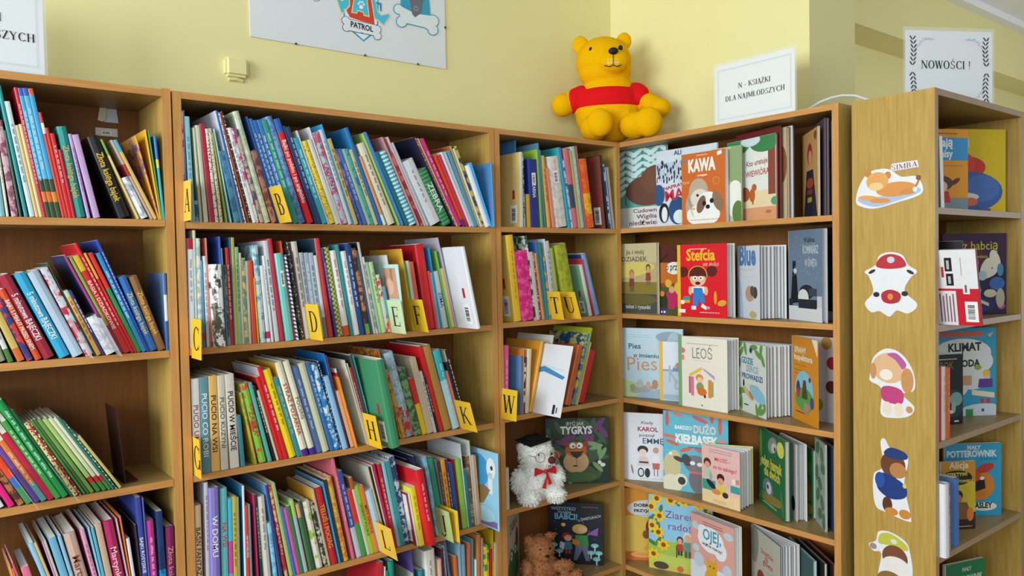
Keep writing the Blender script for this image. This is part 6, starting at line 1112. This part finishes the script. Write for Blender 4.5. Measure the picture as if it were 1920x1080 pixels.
for sx in(-1,1):
    b=MB(); X=.012+sx*.004; 
    b.face([(X,-.066,.118),(X+sx*.034,-.06,.132),(X+sx*.036,-.058,.102)]); b.face([(X,-.066,.118),(X+sx*.036,-.058,.102),(X+sx*.034,-.06,.132)]); 
    b.face([(X,-.07,.116),(X+sx*.034,-.068,.128),(X+sx*.034,-.068,.106)])
    o=b.build('bow_loop',RIB,wb,attr=False); s=o.modifiers.new('thickness','SOLIDIFY'); s.thickness=.004
ball('bow_knot',(.012,-.07,.117),(.007,.006,.008),RIB,wb)
for sx,e in((-1,.058),(1,.07)):
    b=MB(); b.face([(.012,-.072,.114),(.012+sx*.006,-.078,e),(.012+sx*.02,-.076,e+.004),(.018,-.072,.114)]); o=b.build('bow_tail',RIB,wb,attr=False); s=o.modifiers.new('thickness','SOLIDIFY'); s.thickness=.0015
# brown bear
bb=thing('teddy_bear','curly brown teddy bear slumped on the shelf before the night book','plush toy',(1.205,.05,.3082),(0,0,-.35))
bparts=[(0,0,.064,.066,.052,.062),(0,-.005,.138,.05,.047,.046),(.006,-.042,.124,.024,.02,.02),(-.04,.0,.172,.016,.01,.017),(.038,.0,.174,.016,.01,.017),(-.055,-.03,.08,.02,.026,.034),(.075,-.03,.075,.038,.022,.022),(-.03,-.07,.027,.028,.04,.027),(-.022,-.1,.032,.027,.018,.03),(.085,-.055,.03,.045,.028,.026),(.115,-.062,.036,.022,.022,.03)]
blob_mesh('body',bparts,BRF,bb,.005,4)
tufts('fur',bparts,BRF,bb,4200,.012,.0024,9,keep=lambda p:not(p.y<-.112) and not p.x>.131,droop=.1)
ball('nose',(.007,-.064,.13),(.007,.005,.006),BLK,bb)
for x in(-.012,.022): ball('eye',(x,-.046,.149),(.004,.003,.0045),BLK,bb)
ball('foot_sole',(-.022,-.118,.032),(.018,.004,.021),DKB,bb); ball('foot_sole',(.135,-.066,.038),(.004,.014,.02),DKB,bb)
# ---------------------------------------------------------------- signs in clear stands
INKM=flat('black_print','2a2a2e',.7,.1); LINE=flat('pale_grey_print','c4c6d2',.7,.1)
def sign(label,loc,yaw,W,H,texts,margin=.012,frame=True,tilt=0,offx=0):
    t=thing('sign',label,'sign',loc,(tilt,0,yaw))
    b=MB(); b.box(0,-.0012,0,W,-.0002,H+.008); b.box(0,.0012,0,W,.0022,H+.008); b.box(0,.0022,0,W,.05,.002); b.build('sign_holder',ACRYL,t,attr=False)
    b=MB(); b.box(margin*.5,0,.004,W-margin*.5,.0008,H-.002); sh=b.build('paper_sheet',PAPER,t,attr=False)
    y=-.0014
    if frame:
        b=MB(); m=.018; q=.0005
        for e in (0,.003):
            x0,x1,z0,z1=m+e,W-m-e,m+e,H-m-e
            for a in((x0,z0,x1,z0+q),(x0,z1-q,x1,z1),(x0,z0,x0+q,z1),(x1-q,z0,x1,z1)): b.face([(a[0],y,a[1]),(a[2],y,a[1]),(a[2],y,a[3]),(a[0],y,a[3])])
        b.build('border',LINE,sh,attr=False)
    for s,cx,z,size in texts:
        P,wd=serif(s); b=MB(); x0=cx-wd*size/2
        for p in P: b.face([(x0+q[0]*size,y-.0001,z+q[1]*size) for q in p])
        b.build('lettering',INKM,sh,attr=False)
    SHEET.append(sh); return t
SHEET=[]
sign('white framed notice above the right bookcase, two lines of capitals',(1.62,-.4065,1.9003),-math.pi/2,.308,.2,[('N – KSIĄŻKI',.158,.112,.0165),('DLA NAJMŁODSZYCH',.158,.076,.0165)])
sign('white notice at the top left corner cut off by the frame',(-.563,.03,1.9035),0,.2995,.21,[('KI',.2015,.1125,.0185),('SZYCH',.2375,.0745,.0185)])
ns=sign('NOWOŚCI notice with leafy wreath on the far-right bookcase',(1.8045,-.95,1.9003),-.517,.2995,.225,[('NOWOŚCI',.128,.111,.0235),('!',.216,.111,.0235)],frame=False)
def wreath():
    b=MB(); b2=MB()
    for sx in(-1,1):
        for sz in(-1,1):
            cx=.15+sx*.122; cz=.11
            for i in range(7):
                z=cz+sz*(.012+.0125*i); x=cx-sx*(.004*math.sin(i*.5))
                for k in(-1,1):
                    a=math.atan2(sz*1,k*.75); L=.0075
                    e=ell(x+k*.0052,z+sz*.004,L,.0018,a,10); b.face([(p,-.0016,q) for p,q in e])
            for i in range(12):
                e=ell(.15+sx*(.055+.006*i),cz+sz*(.088-.006*max(0,i-5)),.006,.0016,1.1*i,8); b2.face([(p,-.0015,q) for p,q in e])
    b.build('leaf_wreath',INKM,SHEET[-1],attr=False); b2.build('pale_leaf_sprigs',LINE,SHEET[-1],attr=False)
wreath()
# ---------------------------------------------------------------- board on the wall, with the printed emblem
pb=thing('poster_board','white board on the back wall with a blue and red rescue emblem','poster',(.2921,.249,2.1395))
b=MB(); b.box(0,-.004,0,.69,0,.5); brd=b.build('board',LAM,pb,attr=False)
CL=flat('dark_clip','4a4034',.4,.5)
for x in(.14,.375,.575,.69):
    b=MB(); b.box(x-.003,-.007,-.003 if x<.68 else .14,x+.003,-.0042,.003 if x<.68 else .147); b.build('clip',CL,pb,attr=False)
def emb():
    BLU='36a0bc'; CY='4cc0dc'
    F={}
    # crop coordinates of the print mapped to board metres
    def M(px,py):
        u=(px-357)/1463.0; x=u*.69
        v=(py-(275+u*238))/(-1.0)
        return x,v*(.000462-.00005*u)
    b=MB(); k=[0]
    def pg(P,c):
        k[0]+=1; b.face([(*[M(*p)[0]],-.0042-.00006*k[0],M(*p)[1]) for p in P],lin(c))
    def cir(x,y,r): return [(x+r*math.cos(t*math.pi/9),y+r*math.sin(t*math.pi/9)) for t in range(18)]
    pg([(985,-70),(1270,-70),(1262,170),(1215,250),(1145,303),(1050,225),(1000,130)],BLU)
    pg([(995,-70),(1260,-70),(1252,165),(1205,240),(1145,290),(1060,218),(1010,130)],'e8ecf0')
    pg([(1015,-70),(1225,-70),(1232,172),(1130,152),(1046,128),(1008,60)],'d8452a')
    pg([(922,-70),(1045,-70),(1050,45),(1022,78),(1008,78),(1016,98),(978,104)],'f0d890'); pg([(930,-70),(1036,-70),(1042,40),(1018,70),(1000,70),(1008,92),(984,96)],CY); pg(cir(990,0,15),'f0e060')
    pg([(1055,95),(1090,-70),(1175,-70),(1196,120),(1150,112),(1145,90),(1108,80),(1100,100)],'f0d890'); pg([(1064,88),(1096,-70),(1168,-70),(1188,110),(1156,104),(1150,82),(1104,72),(1096,92)],CY)
    for c in((1132,48,16),(1112,26,8),(1124,12,8),(1142,12,8),(1153,28,8)): pg(cir(*c),'eef2f6')
    pg([(1208,-30),(1245,-10),(1262,70),(1285,95),(1345,78),(1362,104),(1300,182),(1268,150),(1228,130)],'e8d8a0'); pg([(1214,-30),(1240,-10),(1258,76),(1284,104),(1342,86),(1354,102),(1300,172),(1270,142),(1234,124)],CY)
    pg([(1245,0),(1290,8),(1290,70),(1278,70),(1275,22),(1250,18)],'3a8ab8')
    for g,c in((4,'3a4250'),(0,'e4e8ec')):
        pg(cir(1012,152,27+g),c); pg(cir(1018,202,28+g),c); pg(cir(1250,210,29+g),c); pg(cir(1252,258,28+g),c); pg([(1015,140-g),(1240,178-g),(1245,258+g),(1020,222+g)],c)
    pg([(1125,236),(1142,238),(1132,246)],'4a3a6a')
    for g,c in((7,BLU),(0,'e2e8ea')):
        pg(cir(1425,45,36+g),c); pg(cir(1448,140,40+g),c); pg(cir(1712,118,46+g),c); pg(cir(1710,192,40+g),c); pg([(1430,15-g),(1560,70-g),(1715,78-g),(1715,215+g),(1640,175+g),(1480,148+g),(1440,150+g)],c)
    pg([(1440,10),(1450,-70),(1680,-70),(1690,70),(1640,75),(1560,60)],BLU); pg([(1508,-70),(1640,-70),(1612,62),(1560,100),(1536,76)],'6a7078'); pg(cir(1568,28,20),'9aa0a6'); pg(cir(1568,28,13),'6a7078')
    b.build('emblem',INK,brd)
    vs,fs,wd=text('PATROL',.03); tb=MB(); s=170/wd
    for f in fs: tb.face([(M(1048+vs[i][0]*s,0)[0],-.0062,M(1048+vs[i][0]*s,196+vs[i][0]*s*.2-vs[i][1]*s*1.25)[1]) for i in f],lin('26282c'))
    tb.build('emblem_lettering',INK,brd)
    pts=[M(760+8*i,0+ (28*math.sin(i*math.pi/11))) for i in range(12)]
    tube('pen_loop',[(x,-.0045,z) for x,z in pts],.0006,INKM,brd,5)
emb()
# ---------------------------------------------------------------- painted junction box, cable
jb=thing('junction_box','yellow-painted junction box on the wall left of the board','junction box',(.245,.25,2.04))
bm=bmesh.new(); bmesh.ops.create_cube(bm,size=1,matrix=Matrix.Diagonal((.066,.05,.056,1))); bmesh.ops.bevel(bm,geom=bm.edges[:],offset=.008,segments=3,affect='EDGES')
me=bpy.data.meshes.new('box'); bm.to_mesh(me); bm.free(); me.materials.append(WALL); o=bpy.data.objects.new('box',me); COL.objects.link(o); o.parent=jb; o.location=(0,-.0005,0)
tube('paint_lump',[(-.02,-.004,-.034),(0,-.006,-.032),(.02,-.004,-.035)],.006,WALL,jb)
CAB=flat('white_cable_sheath','d6d8d4',.5,.3)
tag(tube('cable',[(1.72,-.655,1.904),(1.735,-.68,1.926),(1.745,-.72,1.945),(1.75,-.755,1.9525),(1.75,-.79,1.953),(1.75,-.83,1.945),(1.75,-.872,1.924),(1.75,-.905,1.904)],.004,CAB),'white cable arching over the gap between right and far-right bookcases','cable')
# ---------------------------------------------------------------- die-cut stickers on the side panel (plain colour shapes)
def curve(P,n=5):
    o=[]; m=len(P)
    for i in range(m):
        a,b,c,d=P[i-1],P[i],P[(i+1)%m],P[(i+2)%m]
        for k in range(n):
            t=k/n; o.append(tuple(.5*((2*b[j])+(-a[j]+c[j])*t+(2*a[j]-5*b[j]+4*c[j]-d[j])*t*t+(-a[j]+3*b[j]-3*c[j]+d[j])*t**3) for j in(0,1)))
    return o
def sticker(label,y0,z0,W,H,outline,els):
    t=thing('sticker',label,'sticker',(1.6162,y0,z0),(0,0,-math.pi/2),'cut-out stickers on the side panel')
    P=curve(outline); b=MB(); n=len(P)
    fr=[(x*W,-.0008,z*H) for x,z in P]; bk=[(x*W,0,z*H) for x,z in P]
    b.face(fr,lin('e4e6ea')); 
    for i in range(n): b.face([fr[i],bk[i],bk[(i+1)%n],fr[(i+1)%n]],lin('e4e6ea'))
    cdo=b.build('card',INK,t)
    art2=MB()
    for k,(P,c) in enumerate(els): art2.face([(x*W,-.001-.00003*k,z*H) for x,z in P],lin(c))
    art2.build('card_print',INK,cdo); return t
oval=[(.02,.45),(.1,.8),(.35,.98),(.7,.95),(.95,.75),(.98,.35),(.8,.08),(.45,.02),(.15,.12)]
s1=sticker('topmost sticker, orange and pale-blue cut-out with a name banner',-.9015,1.588,.184,.118,[(.0,.22),(.06,.6),(.22,.9),(.5,.93),(.7,.72),(.93,.68),(1,.3),(.62,.12),(.3,.02),(.1,.08)],
 [(curve([(.04,.22),(.3,.06),(.62,.16),(.96,.32),(.9,.44),(.4,.3),(.1,.32)]),'a8bce0'),(ell(.62,.44,.3,.17,.05),'d8914a'),(ell(.2,.28,.16,.06,-.2),'e0a45c'),(ell(.38,.2,.16,.06,-.1),'d8914a'),(ell(.8,.36,.12,.07,.1),'d08844'),(ell(.93,.52,.018,.14,-.3),'c07a3a'),(ell(.95,.66,.035,.06),'8a4a28'),(ell(.2,.86,.05,.09),'c8803f'),(ell(.5,.78,.05,.09),'c8803f'),(ell(.34,.66,.17,.22),'e0a45c'),(ell(.32,.54,.11,.1),'ecc890'),(ell(.9,.4,.03,.06),'f0e8e0')])
b=MB(); b.face([(.54*.184,-.0012,.86*.118),(.96*.184,-.0012,.9*.118),(.94*.184,-.0012,1.06*.118),(.56*.184,-.0012,1.04*.118)],lin('e4dce4')); bn=b.build('name_banner',INK,s1)
P,wd=serif('SIMBA'); b=MB(); q=.07/wd
for p in P: b.face([(.555*.184+x*q,-.0014,.885*.118+z*.0135+x*q*.06) for x,z in p],lin('7a4a4a'))
b.build('banner_lettering',INK,bn)
sticker('second sticker from top, white cut-out with red cap-shaped top',-.9234,1.287,.152,.18,[(.02,.2),(.18,.38),(.1,.62),(.02,.7),(.22,.8),(.3,.95),(.5,1),(.72,.95),(.82,.8),(.98,.7),(.86,.6),(.76,.4),(.98,.2),(.82,.06),(.62,.1),(.48,.0),(.3,.08),(.14,.06)],
 [(curve([(.24,.78),(.32,.92),(.5,.97),(.7,.92),(.78,.78),(.5,.74)]),'b82a3e'),(ell(.51,.88,.07,.05),'c8d0dc'),(curve([(.34,.36),(.5,.42),(.68,.36),(.66,.24),(.5,.2),(.36,.24)]),'b02438'),(ell(.24,.34,.06,.04),'24242a'),(ell(.76,.36,.06,.04),'24242a'),(ell(.16,.7,.07,.025,.4),'24242a'),(ell(.86,.69,.07,.025,-.4),'24242a'),(ell(.5,.31,.05,.05),'d88a3a')])
sticker('third sticker from top, tan and pink cut-out',-.934,1.004,.132,.193,[(.04,.58),(.12,.85),(.4,1),(.72,.94),(.96,.7),(.98,.44),(.74,.36),(.98,.2),(.88,.06),(.55,.0),(.28,.04),(.3,.4),(.06,.5)],
 [(ell(.46,.72,.36,.22),'e0b48a'),(ell(.84,.56,.13,.18),'c8905a'),(ell(.12,.66,.07,.12),'c8905a'),(curve([(.42,.92),(.62,.94),(.82,.8),(.74,.72),(.6,.84)]),'b85a9a'),(curve([(.3,.42),(.5,.46),(.74,.4),(.72,.22),(.34,.24)]),'c0407a'),(ell(.42,.13,.1,.1),'e8d8c4'),(ell(.66,.13,.1,.1),'e8d8c4'),(ell(.88,.15,.07,.05),'c8905a'),(ell(.4,.62,.14,.08),'eee4d8')])
sticker('fourth sticker from top, navy and brown cut-out',-.942,.722,.116,.22,[(.1,.12),(.06,.5),(.3,.64),(.24,.94),(.34,1),(.5,.88),(.84,.86),(.9,.74),(.82,.55),(.82,.4),(.96,.06),(.9,.0),(.4,.05)],
 [(ell(.54,.68,.3,.17),'6a402c'),(curve([(.32,.82),(.5,.9),(.84,.86),(.86,.78),(.5,.76)]),'1f3a78'),(ell(.66,.62,.2,.1),'b8804a'),(curve([(.14,.44),(.3,.56),(.8,.46),(.84,.3),(.5,.24),(.2,.32)]),'1c3a80'),(ell(.22,.46,.12,.1),'2450a0'),(ell(.4,.16,.12,.1),'5a3424'),(ell(.5,.08,.16,.05),'c8883a'),(ell(.82,.08,.14,.06),'c8883a'),(ell(.82,.44,.05,.03),'d8c060')])
sticker('lowest visible sticker, yellow-green, brown and white cut-out',-.932,.505,.128,.175,[(.02,.72),(.18,.8),(.24,.96),(.5,1),(.84,.9),(.94,.7),(.98,.4),(.9,.1),(.5,.02),(.2,.08),(.3,.6),(.12,.62)],
 [(curve([(.24,.78),(.3,.94),(.54,.97),(.84,.86),(.86,.76),(.5,.78)]),'c0c048'),(ell(.6,.6,.28,.2),'7a4a34'),(ell(.62,.48,.3,.14),'e6e2de'),(ell(.12,.7,.08,.05),'9a8a90'),(ell(.5,.2,.3,.16),'8a6a3a'),(ell(.58,.86,.07,.04),'d8d8d0')])
# ---------------------------------------------------------------- small things in the left bookcase
lt=thing('label_card','white barcode label stuck on back panel of left bookcase top shelf','label',(-.1315,.2288,1.8095))
b=MB(); b.box(0,-.0006,0,.0525,0,.021,lin('d2d0c4')); barcode(b,lambda x,z,k:(x,-.0007-.0001*k,z),.014,.004,.038,.014,random.Random(2),False); b.build('card',INK,lt)
tg=thing('paper_tag','torn white paper tag taped above the barcode label','tag',(-.126,.2288,1.846))
b=MB(); b.face([(.016,-.0006,0),(.05,-.0006,.0),(.046,-.0006,.036),(.018,-.0006,.036)],lin('cdd0d8')); b.build('paper',INK,tg)
b=MB(); b.face([(0,-.001,.004),(.012,-.003,.0),(.02,-.004,.008),(.022,-.002,.038),(.012,-.005,.042),(.006,-.002,.036)],lin('d6cdb8')); b.build('crumpled_tape',INK,tg)
bk=thing('bookend','dark brown sheet-metal bookend on left bookcase third shelf','bookend',(-.128,.04,.932),(0,-.08,0))
BKM=flat('brown_enamel','3a2420',.45,.4)
b=MB(); b.box(0,0,.0015,.0016,.13,.185); o=b.build('upright_plate',BKM,bk,attr=False); b=MB(); b.box(-.004,0,.0002,.03,.13,.0013); b.build('base_plate',BKM,bk,attr=False)
for (x,z,a,lb) in((-.205,1.2553,.42,'clear plastic divider by the short white book, left bookcase second shelf'),(-.145,1.2553,.42,'clear plastic divider under the tall red books, left bookcase second shelf'),(-.245,.932,.52,'clear plastic divider right of the big green book, left bookcase third shelf'),(-.325,.932,.5,'clear plastic divider left of the big green book, left bookcase third shelf')):
    t=thing('plastic_divider',lb,'divider',(x,-.055,z),(0,-a,0),'clear plastic dividers in the left bookcase')
    b=MB(); b.box(-.0004,0,.0004,.0004,.057,.1); b.build('sheet',FILM,t,attr=False)
